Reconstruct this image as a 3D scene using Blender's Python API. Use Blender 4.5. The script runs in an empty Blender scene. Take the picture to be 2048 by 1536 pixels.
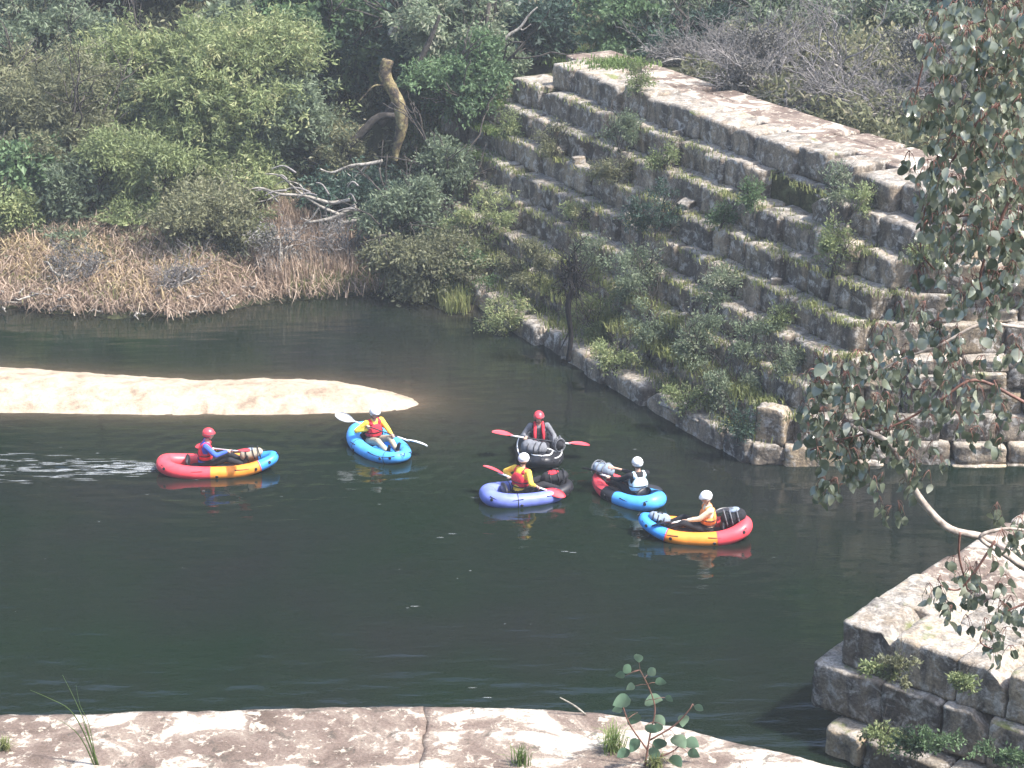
import bpy, bmesh, math, random
import numpy as np
from math import sin, cos, pi, radians, sqrt, atan2
from mathutils import Vector, Matrix, noise as mnoise

# ------------------------------------------------------------------ camera, sky, sun
S = bpy.context.scene
COL = S.collection
CAMH, PITCH, FPX = 15.0, radians(20), 4000.0
cam_d = bpy.data.cameras.new('camera'); cam = bpy.data.objects.new('camera', cam_d); COL.objects.link(cam)
cam.location = (0, 0, CAMH); cam.rotation_euler = (radians(90) - PITCH, 0, 0)
cam_d.sensor_width = 36; cam_d.lens = 36 * FPX / 2048; cam_d.clip_start = 0.1; cam_d.clip_end = 600
S.camera = cam
S.render.resolution_x = 1024; S.render.resolution_y = 768
W = bpy.data.worlds.new('World'); S.world = W; W.use_nodes = True
SUN_EL, SUN_AZ = radians(56), radians(112)      # azimuth clockwise from +Y
nt = W.node_tree; bg = nt.nodes['Background']
sky = nt.nodes.new('ShaderNodeTexSky'); sky.sky_type = 'NISHITA'; sky.sun_disc = False
sky.sun_elevation = SUN_EL; sky.sun_rotation = SUN_AZ; sky.dust_density = 2.5; sky.air_density = 1.0; sky.altitude = 300
nt.links.new(sky.outputs[0], bg.inputs[0]); bg.inputs[1].default_value = 0.15
sd = bpy.data.lights.new('sun', 'SUN'); so = bpy.data.objects.new('sun', sd); COL.objects.link(so)
sd.energy = 3.7; sd.angle = radians(3.5); sd.color = (1.0, 0.955, 0.90)
sdir = Vector((sin(SUN_AZ) * cos(SUN_EL), cos(SUN_AZ) * cos(SUN_EL), sin(SUN_EL)))
so.rotation_euler = sdir.to_track_quat('Z', 'Y').to_euler(); so.location = (30, -10, 60)
S.view_settings.view_transform = 'Standard'; S.view_settings.look = 'None'
S.view_settings.exposure = 1.52; S.view_settings.gamma = 1.0
S.render.engine = 'CYCLES'
S.cycles.max_bounces = 6; S.cycles.diffuse_bounces = 3; S.cycles.transparent_max_bounces = 8
S.cycles.caustics_reflective = False; S.cycles.caustics_refractive = False

# ------------------------------------------------------------------ helpers
RNG = np.random.default_rng(7); random.seed(7)

def tag(o, label=None, cat=None, group=None, kind=None):
    if label: o['label'] = label
    if cat: o['category'] = cat
    if group: o['group'] = group
    if kind: o['kind'] = kind
    return o

def empty(name, loc=(0, 0, 0), rz=0.0, label=None, cat=None, group=None):
    o = bpy.data.objects.new(name, None); COL.objects.link(o); o.location = loc; o.rotation_euler = (0, 0, rz)
    o.empty_display_size = .2
    return tag(o, label, cat, group)

def link(name, me, parent=None, m=None):
    o = bpy.data.objects.new(name, me); COL.objects.link(o)
    if parent is not None: o.parent = parent
    if m is not None and not me.materials: me.materials.append(m)
    return o

def mesh(name, V, F, smooth=True, attr=None):
    me = bpy.data.meshes.new(name)
    V = np.asarray(V, dtype=np.float32)
    if isinstance(F, np.ndarray):
        n, k = F.shape
        me.vertices.add(len(V)); me.vertices.foreach_set('co', V.ravel())
        me.loops.add(n * k); me.loops.foreach_set('vertex_index', F.astype(np.int32).ravel())
        me.polygons.add(n); me.polygons.foreach_set('loop_start', np.arange(0, n * k, k, dtype=np.int32))
        me.polygons.foreach_set('loop_total', np.full(n, k, dtype=np.int32))
        me.update(calc_edges=True)
    else:
        me.from_pydata(V.tolist(), [], F); me.update()
    me.polygons.foreach_set('use_smooth', np.full(len(me.polygons), smooth))
    if attr is not None:
        a = me.attributes.new('tint', 'FLOAT', 'FACE'); a.data.foreach_set('value', np.asarray(attr, dtype=np.float32))
    me.update(); me.validate()
    return me

def unproj(px, py, z=None, y=None):
    a = (px - 1024) / FPX; b = (768 - py) / FPX
    d = Vector((a, cos(PITCH) + b * sin(PITCH), -sin(PITCH) + b * cos(PITCH)))
    t = (z - CAMH) / d.z if z is not None else y / d.y
    return Vector((0, 0, CAMH)) + d * t

def dist_scale(y, z):        # photo pixels per metre at that place
    return FPX / (y * cos(PITCH) - (z - CAMH) * sin(PITCH))

# ------------------------------------------------------------------ materials
def newmat(name):
    m = bpy.data.materials.new(name); m.use_nodes = True
    n = m.node_tree.nodes; l = m.node_tree.links
    b = n['Principled BSDF']
    return m, n, l, b

def ramp(n, l, src, stops):
    r = n.new('ShaderNodeValToRGB'); e = r.color_ramp.elements
    while len(e) < len(stops): e.new(0.5)
    for i, (p, c) in enumerate(stops):
        e[i].position = p; e[i].color = (*c, 1) if len(c) == 3 else c
    l.new(src, r.inputs[0]); return r.outputs[0]

def ntex(n, l, vec, scale, detail=6, rough=.6, dist=0.0, mapscale=None):
    t = n.new('ShaderNodeTexNoise'); t.inputs['Scale'].default_value = scale; t.inputs['Detail'].default_value = detail
    t.inputs['Roughness'].default_value = rough; t.inputs['Distortion'].default_value = dist
    if mapscale:
        mp = n.new('ShaderNodeMapping'); mp.inputs['Scale'].default_value = mapscale; l.new(vec, mp.inputs[0]); vec = mp.outputs[0]
    l.new(vec, t.inputs['Vector']); return t.outputs['Fac']

def mix(n, l, f, a, b, blend='MIX'):
    m = n.new('ShaderNodeMix'); m.data_type = 'RGBA'; m.blend_type = blend
    if isinstance(f, float): m.inputs[0].default_value = f
    else: l.new(f, m.inputs[0])
    for s, v in ((m.inputs[6], a), (m.inputs[7], b)):
        if isinstance(v, tuple): s.default_value = (*v, 1)
        else: l.new(v, s)
    return m.outputs[2]

def math_(n, l, op, a, b=None):
    m = n.new('ShaderNodeMath'); m.operation = op
    for s, v in ((m.inputs[0], a), (m.inputs[1], b)):
        if v is None: continue
        if isinstance(v, (int, float)): s.default_value = v
        else: l.new(v, s)
    return m.outputs[0]

def geo(n): return n.new('ShaderNodeNewGeometry')

def bump(n, l, b, h, dist=.02, strength=.6):
    bp = n.new('ShaderNodeBump'); bp.inputs['Strength'].default_value = strength; bp.inputs['Distance'].default_value = dist
    l.new(h, bp.inputs['Height']); l.new(bp.outputs[0], b.inputs['Normal'])

def plain(name, c, rough=.5, spec=.5, metal=0.0, var=.08, bmp=0.0, nscale=30):
    m, n, l, b = newmat(name)
    g = geo(n); f = ntex(n, l, g.outputs['Position'], nscale, 4)
    lo = tuple(max(0, x * (1 - var * 2)) for x in c); hi = tuple(min(1, x * (1 + var * 2)) for x in c)
    l.new(ramp(n, l, f, [(.3, lo), (.7, hi)]), b.inputs['Base Color'])
    b.inputs['Roughness'].default_value = rough; b.inputs['Metallic'].default_value = metal
    b.inputs['Specular IOR Level'].default_value = spec
    if bmp: bump(n, l, b, f, .01, bmp)
    return m

def leafmat(name, c1, c2, c3=None, transl=.35, rough=.5, spec=.35, clump=0.9):
    """c1 dark, c2 light, c3 odd dry leaf; colour varies per leaf, per clump and per plant."""
    m, n, l, b = newmat(name)
    at = n.new('ShaderNodeAttribute'); at.attribute_name = 'tint'
    g = geo(n); f = ntex(n, l, g.outputs['Position'], clump, 3)
    oi = n.new('ShaderNodeObjectInfo')
    k = math_(n, l, 'ADD', math_(n, l, 'MULTIPLY', at.outputs['Fac'], .45), math_(n, l, 'MULTIPLY', f, .55))
    k = math_(n, l, 'ADD', k, math_(n, l, 'MULTIPLY', math_(n, l, 'SUBTRACT', oi.outputs['Random'], .5), .22))
    stops = [(.22, c1), (.62, c2)]
    if c3: stops.append((.8, c3))
    col = ramp(n, l, k, stops)
    l.new(col, b.inputs['Base Color']); b.inputs['Roughness'].default_value = rough
    b.inputs['Specular IOR Level'].default_value = spec
    tr = n.new('ShaderNodeBsdfTranslucent'); l.new(mix(n, l, 0.5, col, tuple(min(1, x * 1.6) for x in c2)), tr.inputs[0])
    mx = n.new('ShaderNodeMixShader'); mx.inputs[0].default_value = transl
    l.new(b.outputs[0], mx.inputs[1]); l.new(tr.outputs[0], mx.inputs[2])
    l.new(mx.outputs[0], n['Material Output'].inputs[0])
    return m

def stonemat(name, base1, base2, lichen=.55, moss=.5, dark=.5):
    m, n, l, b = newmat(name)
    g = geo(n); P = g.outputs['Position']
    oi = n.new('ShaderNodeObjectInfo')
    f = ntex(n, l, P, 2.2, 7, .65)
    col = ramp(n, l, f, [(.3, base1), (.7, base2)])
    # each stone its own shade of weathering
    rc = ramp(n, l, oi.outputs['Random'], [(0, (.42, .40, .38)), (.3, (.78, .75, .71)), (.65, (1.05, 1.0, .94)), (1, (1.35, 1.26, 1.12))])
    col = mix(n, l, 1.0, col, rc, 'MULTIPLY')
    # dark algae streaks that run down
    ds = ntex(n, l, P, 1.0, 5, .6, .3, (3.2, 3.2, .7))
    dm = ramp(n, l, ds, [(.5 - .12 * dark, (1, 1, 1)), (.62, (0, 0, 0))])
    dmi = n.new('ShaderNodeInvert'); l.new(dm, dmi.inputs[1])
    col = mix(n, l, math_(n, l, 'MULTIPLY', dmi.outputs[0], .8), col, (.055, .052, .05))
    # pale lichen crust
    li = ntex(n, l, P, 4.5, 8, .7, .6)
    lm = ramp(n, l, li, [(.56 - .06 * lichen, (0, 0, 0)), (.62, (1, 1, 1))])
    col = mix(n, l, math_(n, l, 'MULTIPLY', lm, .7), col, (.62, .58, .52))
    # tops painted paler: lichen and flaked wear, plus brightness of sunlit treads
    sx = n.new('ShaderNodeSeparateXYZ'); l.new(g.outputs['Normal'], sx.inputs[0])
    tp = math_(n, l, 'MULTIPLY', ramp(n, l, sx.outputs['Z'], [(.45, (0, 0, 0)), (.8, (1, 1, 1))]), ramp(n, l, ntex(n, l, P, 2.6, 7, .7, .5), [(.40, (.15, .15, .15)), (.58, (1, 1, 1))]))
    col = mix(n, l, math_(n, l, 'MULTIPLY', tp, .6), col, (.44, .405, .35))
    sp = ntex(n, l, P, 22, 5, .7)
    col = mix(n, l, .75, col, ramp(n, l, sp, [(.35, (.35, .35, .36)), (.6, (1, 1, 1)), (.75, (1.5, 1.45, 1.4))]), 'MULTIPLY')
    # moss where it faces up and stays damp
    mo = ntex(n, l, P, 1.3, 6, .65)
    mk = math_(n, l, 'MULTIPLY', math_(n, l, 'GREATER_THAN', sx.outputs['Z'], .35), ramp(n, l, mo, [(.62 - .14 * moss, (0, 0, 0)), (.68, (1, 1, 1))]))
    col = mix(n, l, math_(n, l, 'MULTIPLY', mk, .85), col, (.13, .15, .04))
    l.new(col, b.inputs['Base Color']); b.inputs['Roughness'].default_value = .85; b.inputs['Specular IOR Level'].default_value = .25
    h = math_(n, l, 'ADD', math_(n, l, 'MULTIPLY', ntex(n, l, P, 9, 8, .7), 1.0), math_(n, l, 'MULTIPLY', f, 1.6))
    bump(n, l, b, h, .05, .8)
    return m

M = {}
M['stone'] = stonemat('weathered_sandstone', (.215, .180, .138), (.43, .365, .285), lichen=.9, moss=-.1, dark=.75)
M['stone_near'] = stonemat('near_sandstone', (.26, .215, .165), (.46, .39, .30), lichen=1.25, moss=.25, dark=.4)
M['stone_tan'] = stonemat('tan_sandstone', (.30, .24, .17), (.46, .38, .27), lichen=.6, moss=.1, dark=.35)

def groundmat(name, stops, s1=1.2, s2=8.0, mul=(.5, 1.25), bd=.06):
    m, n, l, b = newmat(name)
    g = geo(n); P = g.outputs['Position']
    f = ntex(n, l, P, s1, 8, .65, .4)
    col = ramp(n, l, f, stops)
    sp = ntex(n, l, P, s2, 6, .7)
    col = mix(n, l, .8, col, ramp(n, l, sp, [(.35, (mul[0],) * 3), (.68, (mul[1],) * 3)]), 'MULTIPLY')
    l.new(col, b.inputs['Base Color']); b.inputs['Roughness'].default_value = .9; b.inputs['Specular IOR Level'].default_value = .2
    bump(n, l, b, sp, bd, .8)
    return m

M['soil'] = groundmat('leaf_litter', [(.3, (.025, .024, .018)), (.5, (.05, .055, .026)), (.65, (.09, .085, .045)), (.8, (.05, .08, .03))])
M['grassy'] = groundmat('mossy_earth', [(.3, (.035, .034, .02)), (.48, (.075, .072, .036)), (.6, (.12, .125, .06)), (.75, (.17, .145, .095))], 3.2, 14, (.35, 1.4), .1)
M['sand'] = groundmat('river_sand', [(.34, (.235, .175, .125)), (.43, (.34, .275, .20)), (.56, (.42, .355, .27))], 2.0, 9, (.80, 1.1), .06)
M['slab'] = None
def slabmat():
    m, n, l, b = newmat('worn_slab_top')
    g = geo(n); P = g.outputs['Position']; oi = n.new('ShaderNodeObjectInfo')
    f = ntex(n, l, P, 1.1, 8, .62, .7, (1, 1.0, 1))
    col = ramp(n, l, f, [(.34, (.11, .08, .062)), (.46, (.18, .135, .11)), (.535, (.25, .20, .16)), (.575, (.50, .44, .37)), (.75, (.58, .52, .44))])
    f2 = ntex(n, l, P, 5.5, 8, .7, .5)
    col = mix(n, l, ramp(n, l, f2, [(.55, (0, 0, 0)), (.60, (.8, .8, .8))]), col, (.52, .46, .37))
    f4 = ntex(n, l, P, 3.1, 8, .7, .5)
    col = mix(n, l, ramp(n, l, f4, [(.57, (0, 0, 0)), (.63, (.8, .8, .8))]), col, (.09, .075, .06))
    f3 = ntex(n, l, P, 28, 5, .7)
    col = mix(n, l, .7, col, ramp(n, l, f3, [(.35, (.55, .55, .55)), (.65, (1.2, 1.2, 1.2))]), 'MULTIPLY')
    l.new(col, b.inputs['Base Color']); b.inputs['Roughness'].default_value = .85; b.inputs['Specular IOR Level'].default_value = .25
    bump(n, l, b, math_(n, l, 'ADD', f2, f3), .03, .7)
    return m
M['slab'] = slabmat()
M['wattle'] = leafmat('wattle_leaves', (.08, .105, .045), (.25, .295, .13), (.38, .36, .19))
M['olive'] = leafmat('olive_leaves', (.08, .085, .05), (.215, .22, .12), (.32, .28, .18))
M['fresh'] = leafmat('fresh_leaves', (.035, .065, .032), (.14, .215, .10), None)
M['dark'] = leafmat('dark_leaves', (.02, .038, .027), (.055, .10, .068), None, transl=.25)
M['grey'] = leafmat('grey_green_leaves', (.065, .09, .055), (.19, .235, .145), (.28, .28, .20))
M['twigleaf'] = leafmat('dry_grey_leaves', (.06, .06, .055), (.14, .135, .12), (.24, .22, .20), transl=.15)
M['grass'] = leafmat('grass_blades', (.085, .105, .038), (.26, .28, .11), (.42, .37, .20), clump=1.6)
M['lawn'] = leafmat('bright_grass', (.07, .11, .03), (.17, .24, .075), (.26, .28, .11), clump=1.0)
M['reed'] = leafmat('dry_reeds', (.14, .10, .075), (.42, .32, .24), (.62, .51, .39), clump=3.2)
M['straw'] = leafmat('pale_straw', (.26, .20, .11), (.50, .40, .24), (.62, .52, .34), clump=2.0)
M['euc'] = leafmat('gum_leaf', (.062, .076, .05), (.17, .19, .13), (.34, .34, .26), transl=.22, rough=.24, spec=.9, clump=3.0)
M['farleaf'] = leafmat('hill_leaves', (.022, .036, .018), (.07, .10, .045), None, clump=.15)
M['char'] = plain('charred_bark', (.022, .02, .02), .9, .2, var=.3, bmp=.8, nscale=14)
M['bark'] = plain('grey_bark', (.16, .14, .12), .9, .2, var=.3, bmp=.8, nscale=14)
M['barkdark'] = plain('dark_bark', (.06, .052, .045), .9, .2, var=.3, bmp=.8, nscale=14)
M['lichenbark'] = groundmat('lichen_bark', [(.36, (.05, .042, .035)), (.47, (.13, .10, .07)), (.55, (.26, .21, .10)), (.66, (.34, .30, .17)), (.8, (.42, .38, .30))], 5, 18, (.4, 1.3), .06)
M['deadwood'] = plain('bleached_deadwood', (.235, .215, .185), .85, .25, var=.4, bmp=.6, nscale=12)
M['twig'] = plain('grey_twigs', (.20, .185, .175), .9, .2, var=.25)
M['palebark'] = plain('pale_gum_bark', (.36, .30, .25), .7, .3, var=.25, bmp=.4, nscale=25)
M['stemred'] = plain('reddish_twig', (.16, .08, .06), .6, .4, var=.2)
for nme, c in dict(red=(.80, .075, .095), orange=(.90, .29, .04), blue=(.05, .28, .72), sky=(.08, .36, .80), violet=(.16, .20, .56),
                   black=(.018, .018, .022), white=(.82, .82, .80), dark=(.03, .032, .04)).items():
    M['pvc_' + nme] = plain('coated_fabric_' + nme, c, .42, .4, var=.09, nscale=5, bmp=.25)
for nme, c in dict(red=(.68, .04, .06), blue=(.06, .13, .55), yellow=(.86, .56, .08), cream=(.80, .66, .46), black=(.022, .022, .026),
                   pale=(.55, .70, .76), orange=(.85, .27, .08), grey=(.16, .165, .18), tan=(.36, .31, .23), bluegrey=(.22, .27, .34)).items():
    M['cloth_' + nme] = plain('cloth_' + nme, c, .85, .2, var=.1, bmp=.3, nscale=24)
M['skin'] = plain('skin', (.55, .33, .24), .55, .4, var=.06)
M['eye'] = plain('dark_eye', (.03, .02, .02), .3, .5)
M['lips'] = plain('lips', (.42, .17, .14), .5, .4)
M['hair'] = plain('dark_hair', (.05, .032, .02), .6, .4, var=.3)
M['hel_red'] = plain('helmet_shell_red', (.78, .06, .08), .3, .6, var=.02)
M['hel_white'] = plain('helmet_shell_white', (.82, .82, .82), .35, .5, var=.02)
M['shaft_black'] = plain('carbon_shaft', (.03, .03, .035), .35, .5)
M['shaft_white'] = plain('white_shaft', (.75, .75, .75), .35, .5)

# ------------------------------------------------------------------ the lie of the land
U = Vector((-.469, .883, 0)); N = Vector((.883, .469, 0)); C0 = Vector((4.6, 36.4, 0))   # the stepped wall: along, inwards, corner
ZL = [.42, .95, 1.5, 2.1, 2.7, 3.3, 3.9, 4.5, 5.1]
SL = [0.0, .80, 1.24, 1.70, 2.14, 2.56, 2.99, 3.45, 3.90]
TMAX = [12.5, 15, 16.5, 17.3, 17.8, 18.2, 18.4, 16.2, 14.5]
def st(x, y): return ((x - C0.x) * N.x + (y - C0.y) * N.y, (x - C0.x) * U.x + (y - C0.y) * U.y)
def wp(s, t, z=0.0): return Vector((C0.x + s * N.x + t * U.x, C0.y + s * N.y + t * U.y, z))
def yend(z): return 36.4 + .27 * z
SHORE = [(-60, 46.5), (-20, 46.6), (-14, 47.1), (-12.8, 46.7), (-11.9, 47.0), (-11.1, 46.4), (-10.4, 46.5), (-9.6, 46.0), (-8.9, 46.35), (-8.2, 46.1), (-7.6, 46.7), (-7.2, 46.6), (-6.2, 47.3), (-4.6, 47.7), (-3.34, 48.34), (-2.2, 47.6), (-1.26, 46.3)]
BAR = [(-30, 43.6), (-20, 43.2), (-11.5, 42.29), (-9.3, 41.85), (-6.88, 41.4), (-5.4, 41.5), (-4.2, 41.45), (-3.2, 41.0), (-2.6, 40.65), (-2.15, 40.25), (-2.02, 39.95), (-2.25, 39.7), (-2.9, 39.5), (-4.47, 39.4), (-7, 39.35), (-10.8, 39.5), (-20, 39.2), (-30, 39.0)]
def seg_dist(px, py, ax, ay, bx, by):
    dx, dy = bx - ax, by - ay; L = dx * dx + dy * dy
    t = np.clip(((px - ax) * dx + (py - ay) * dy) / L, 0, 1)
    return np.hypot(px - ax - t * dx, py - ay - t * dy)
def poly_sdf(px, py, P):
    d = np.full(np.shape(px), 1e9); inside = np.zeros(np.shape(px), bool)
    for i in range(len(P)):
        (ax, ay), (bx, by) = P[i], P[(i + 1) % len(P)]
        d = np.minimum(d, seg_dist(px, py, ax, ay, bx, by))
        if ay != by:
            c = ((ay > py) != (by > py)) & (px < (bx - ax) * (py - ay) / (by - ay) + ax)
            inside ^= c
    return np.where(inside, d, -d)
wfar = wp(0, 12.0)
BANK = [(-90, 160), (-90, 46.5)] + SHORE[1:] + [(wfar.x + .6, wfar.y + .4), tuple(wp(2.2, 10))[:2], tuple(wp(5.0, 5))[:2], tuple(wp(5.5, 1.6))[:2], (16, 39.6), (40, 38.5), (90, 38), (90, 160)]
def lump(x, y, s, seed=0.0):
    return (np.sin(x * s + seed) * np.cos(y * s * 1.13 + seed * 2) + .5 * np.sin(x * s * 2.3 + y * s * 1.7 + seed)) / 1.5
def land(x, y):
    """height of the terrain sheet"""
    x = np.asarray(x, float); y = np.asarray(y, float)
    d = poly_sdf(x, y, BANK)
    up = np.where(d > 0, .12 + .34 * np.minimum(d, 12) + .78 * np.clip(d - 12, 0, 55) + .22 * np.clip(d - 67, 0, 60), np.maximum(-1.6, .12 + d * .5))
    up = up + np.where(d > .5, np.minimum(d * .08, .5) * lump(x, y, .8, 1.0), 0)
    # level ground behind the wall's walkway, at its height
    s = (x - C0.x) * N.x + (y - C0.y) * N.y; t = (x - C0.x) * U.x + (y - C0.y) * U.y
    wgt = np.clip((s - 5.2) / .6, 0, 1) * np.clip((t + 1.2) / .6, 0, 1) * np.clip((20 - t) / 5, 0, 1)
    plat = 4.9 + .25 * np.clip(s - 7.5, 0, 40) + .1 * lump(x, y, .9, 2.0)
    plat = np.where(plat < 5.02, plat, np.where(s < 6.3, 4.9, plat))
    up = np.where((s > -.3) & (s < 6) & (t > -1.5) & (t < 21), np.minimum(up, np.maximum(s * 1.25 - .5, -1.6)), up)
    up = up * (1 - wgt) + np.maximum(plat, np.where(s > 7, up * .8, plat)) * wgt
    # the near bank under the photographer
    near = np.clip(3.0 - .95 * (y - 18.2), -1.6, 3.0)
    hill = 2.85 + np.clip(18.4 - y, 0, 16.5) * .615
    nb = np.where(y < 18.4, hill, near)
    right = np.clip((x - 9.2) * .5, -1.6, 1.5) * np.clip((27 - y) / 3, 0, 1) + -1.6 * (1 - np.clip((27 - y) / 3, 0, 1))
    out = np.where(y < 27, np.maximum(nb, right), up)
    return np.where(y < 30, np.maximum(out, -1.6), np.maximum(up, -1.6))

def grid_lines(fine0, fine1, step, lo, hi, g=1.18, mx=8.0):
    a = list(np.arange(fine0, fine1 + 1e-6, step)); s = step
    while a[-1] < hi: s = min(s * g, mx); a.append(min(hi, a[-1] + s))
    s = step
    while a[0] > lo: s = min(s * g, mx); a.insert(0, max(lo, a[0] - s))
    return np.array(a)
def grid_mesh(name, xs, ys, zf):
    X, Y = np.meshgrid(xs, ys); Z = zf(X, Y); nx, ny = len(xs), len(ys)
    V = np.stack([X.ravel(), Y.ravel(), Z.ravel()], 1)
    i = np.arange(ny - 1)[:, None] * nx + np.arange(nx - 1)[None, :]
    F = np.stack([i, i + 1, i + nx + 1, i + nx], -1).reshape(-1, 4)
    return mesh(name, V, F)
ground = link('ground', grid_mesh('ground', grid_lines(-18, 18, .3, -150, 150), grid_lines(14, 62, .3, -40, 190), land), None, M['soil'])
tag(ground, 'dark leaf littered slopes rising round the pool', kind='structure')

_gx, _gy = np.meshgrid(np.arange(-24, 24.01, .1), np.arange(22, 90.01, .1))
_GL = land(_gx, _gy); _GB = poly_sdf(_gx, _gy, BAR)
def surf(x, y):
    i, j = int(round((y - 22) / .1)), int(round((x + 24) / .1))
    ok = 0 <= i < _GL.shape[0] and 0 <= j < _GL.shape[1]
    z = max(0.0, float(_GL[i, j]) if ok else float(land(x, y)))
    s, t = st(x, y)
    if t > -1.5 and s < 6.2:
        for k in range(9):
            if s > SL[k] and t < TMAX[k] and y > yend(ZL[k]): z = max(z, ZL[k]) if k < 8 or s < 6.2 else z
    b = float(_GB[i, j]) if ok else -1.0
    if b > 0: z = max(z, min(.3, b * .3))
    return z
def hit(px, py, tmin=20.0, tmax=110.0):
    a = (px - 1024) / FPX; b = (768 - py) / FPX
    d = Vector((a, cos(PITCH) + b * sin(PITCH), -sin(PITCH) + b * cos(PITCH)))
    t = tmin
    while t < tmax:
        p = Vector((0, 0, CAMH)) + d * t
        if p.z < surf(p.x, p.y) + .01: return Vector((p.x, p.y, surf(p.x, p.y)))
        t += .1
    return Vector((0, 0, CAMH)) + d * tmax

# sandbar
def barz(X, Y):
    d = poly_sdf(X, Y, BAR)
    return np.where(d > 0, .34 * (1 - np.exp(-d * 1.3)) + .015 * lump(X, Y, 3.1) + .02 * lump(X, Y, 7.3, 1.), d * .28) + .012
bar = link('sandbar', grid_mesh('sandbar', np.concatenate([np.arange(-34, -14, .5), np.arange(-14, -.6, .09)]), np.arange(38.2, 44.8, .09), barz), None, M['sand'])
tag(bar, 'pale sand spit reaching into the dark water', kind='structure')

# ------------------------------------------------------------------ water
BOATS = dict(A=(-5.75, 36.3, radians(4)), B=(-2.64, 37.3, radians(-56)), C=(.55, 36.95, radians(-87)),
             D=(.30, 34.95, radians(16)), E=(2.18, 34.95, radians(132)), F=(3.30, 33.2, radians(176)))
WAKE = (-8.6, 36.35)
def wave(X, Y):
    z = .0016 * np.sin(Y * 7.3 + 1.6 * np.sin(X * .9)) + .0018 * np.sin(Y * 11.1 + X * 2.3 + 2 * np.sin(X * .5 + Y * .3))
    z += .0022 * np.sin(Y * 19 - X * 3.1 + 1.5 * np.sin(Y * 1.3))
    for i, (k, (bx, by, a)) in enumerate(BOATS.items()):
        r = np.hypot(X - bx, (Y - by)); z += .004 * np.exp(-((r - 1.3) / 1.5) ** 2) * np.sin(r * 15 + i)
    wx = (X - (-7.1)); along = np.clip(-wx, 0, None)
    wid = .28 + .16 * along
    m = np.exp(-((Y - 36.25 - .02 * along) / wid) ** 2) * np.clip(along * 2, 0, 1) * np.exp(-along / 5)
    z += m * (.026 * np.sin(Y * 17 + X * 2.5 + np.sin(X * 6)) + .014 * np.sin(X * 13 + Y * 5 + 2 * np.sin(Y * 7)) + .01 * np.sin(X * 23 - Y * 19))
    return z
def watermat():
    m, n, l, b = newmat('river_water')
    g = geo(n); P = g.outputs['Position']
    f = ntex(n, l, P, .16, 3)
    deep = ramp(n, l, f, [(.35, (.0055, .0125, .0068)), (.65, (.0095, .0115, .0105))])
    # the bed shows through near the sand: shallow attribute
    at = n.new('ShaderNodeAttribute'); at.attribute_name = 'shallow'
    sh = math_(n, l, 'MULTIPLY', at.outputs['Fac'], ramp(n, l, ntex(n, l, P, 1.2, 6, .6, .4, (.5, 2.2, 1)), [(.25, (.6, .6, .6)), (.7, (1.3, 1.3, 1.3))]))
    col = mix(n, l, sh, deep, (.085, .062, .042))
    l.new(col, b.inputs['Base Color']); b.inputs['Roughness'].default_value = .015; b.inputs['IOR'].default_value = 1.36
    h1 = ntex(n, l, P, 1.0, 3, .5, .2, (2.0, 7.5, 1)); h2 = ntex(n, l, P, 1.0, 2, .5, 0, (6, 22, 1))
    h = math_(n, l, 'ADD', h1, math_(n, l, 'MULTIPLY', h2, .3))
    bump(n, l, b, h, .018, .2)
    return m
M['water'] = watermat()
wm = grid_mesh('water', grid_lines(-13.5, 11, .115, -150, 150, 1.25, 12), grid_lines(24, 48, .11, 10, 60, 1.25, 6), wave)
co = np.empty(len(wm.vertices) * 3, np.float32); wm.vertices.foreach_get('co', co); co = co.reshape(-1, 3)
ds = poly_sdf(co[:, 0].astype(float), co[:, 1].astype(float), BAR); db = poly_sdf(co[:, 0].astype(float), co[:, 1].astype(float), BANK)
sh = np.clip(np.exp(np.minimum(ds, 0) / .42), 0, 1) * .75 + .28 * np.exp(np.minimum(ds, 0) / 1.6) * np.clip((co[:, 0] + 3.4) / 1.5, 0, 1) + .3 * np.exp(np.minimum(db, 0) / .5)
a = wm.attributes.new('shallow', 'FLOAT', 'POINT'); a.data.foreach_set('value', np.clip(sh, 0, 1).astype(np.float32))
water = link('water', wm, None, M['water']); tag(water, 'still dark green river pool', kind='structure')

# ------------------------------------------------------------------ stones
def stone_mesh(seed, cuts=4, rough=.05, p=9.0):
    bm = bmesh.new(); bmesh.ops.create_cube(bm, size=1.0)
    bmesh.ops.subdivide_edges(bm, edges=bm.edges[:], cuts=cuts, use_grid_fill=True)
    for v in bm.verts:
        c = v.co.copy()
        q = (abs(2 * c.x) ** p + abs(2 * c.y) ** p + abs(2 * c.z) ** p) ** (1 / p)
        v.co = c / q
        nz = mnoise.noise_vector(c * 2.3 + Vector((seed * 7.1, seed * 3.3, 0)))
        n2 = mnoise.noise_vector(c * 5.1 + Vector((seed * 2.1, 0, seed)))
        v.co += nz * rough + n2 * rough * .6
    if seed % 4 == 1:   # a knocked-off corner
        for v in bm.verts:
            e = v.co.x + v.co.z - (.72 + .1 * sin(seed))
            if e > 0: v.co.x -= e * .5; v.co.z -= e * .5
    me = bpy.data.meshes.new('stone'); bm.to_mesh(me); bm.free()
    me.polygons.foreach_set('use_smooth', np.full(len(me.polygons), True)); return me
def variants(mat, n, cuts, rough, off=0, p=9.0):
    out = []
    for i in range(n):
        me = stone_mesh(i + off, cuts, rough, p); me.materials.append(mat); out.append(me)
    return out
ST = variants(M['stone'], 18, 6, .052, 0, 20); ST_TAN = variants(M['stone_tan'], 8, 7, .045, 20, 18); ST_NEAR = variants(M['stone_near'], 10, 12, .030, 40, 34); ST_SLAB = variants(M['slab'], 8, 9, .012, 60, 26)
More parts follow.
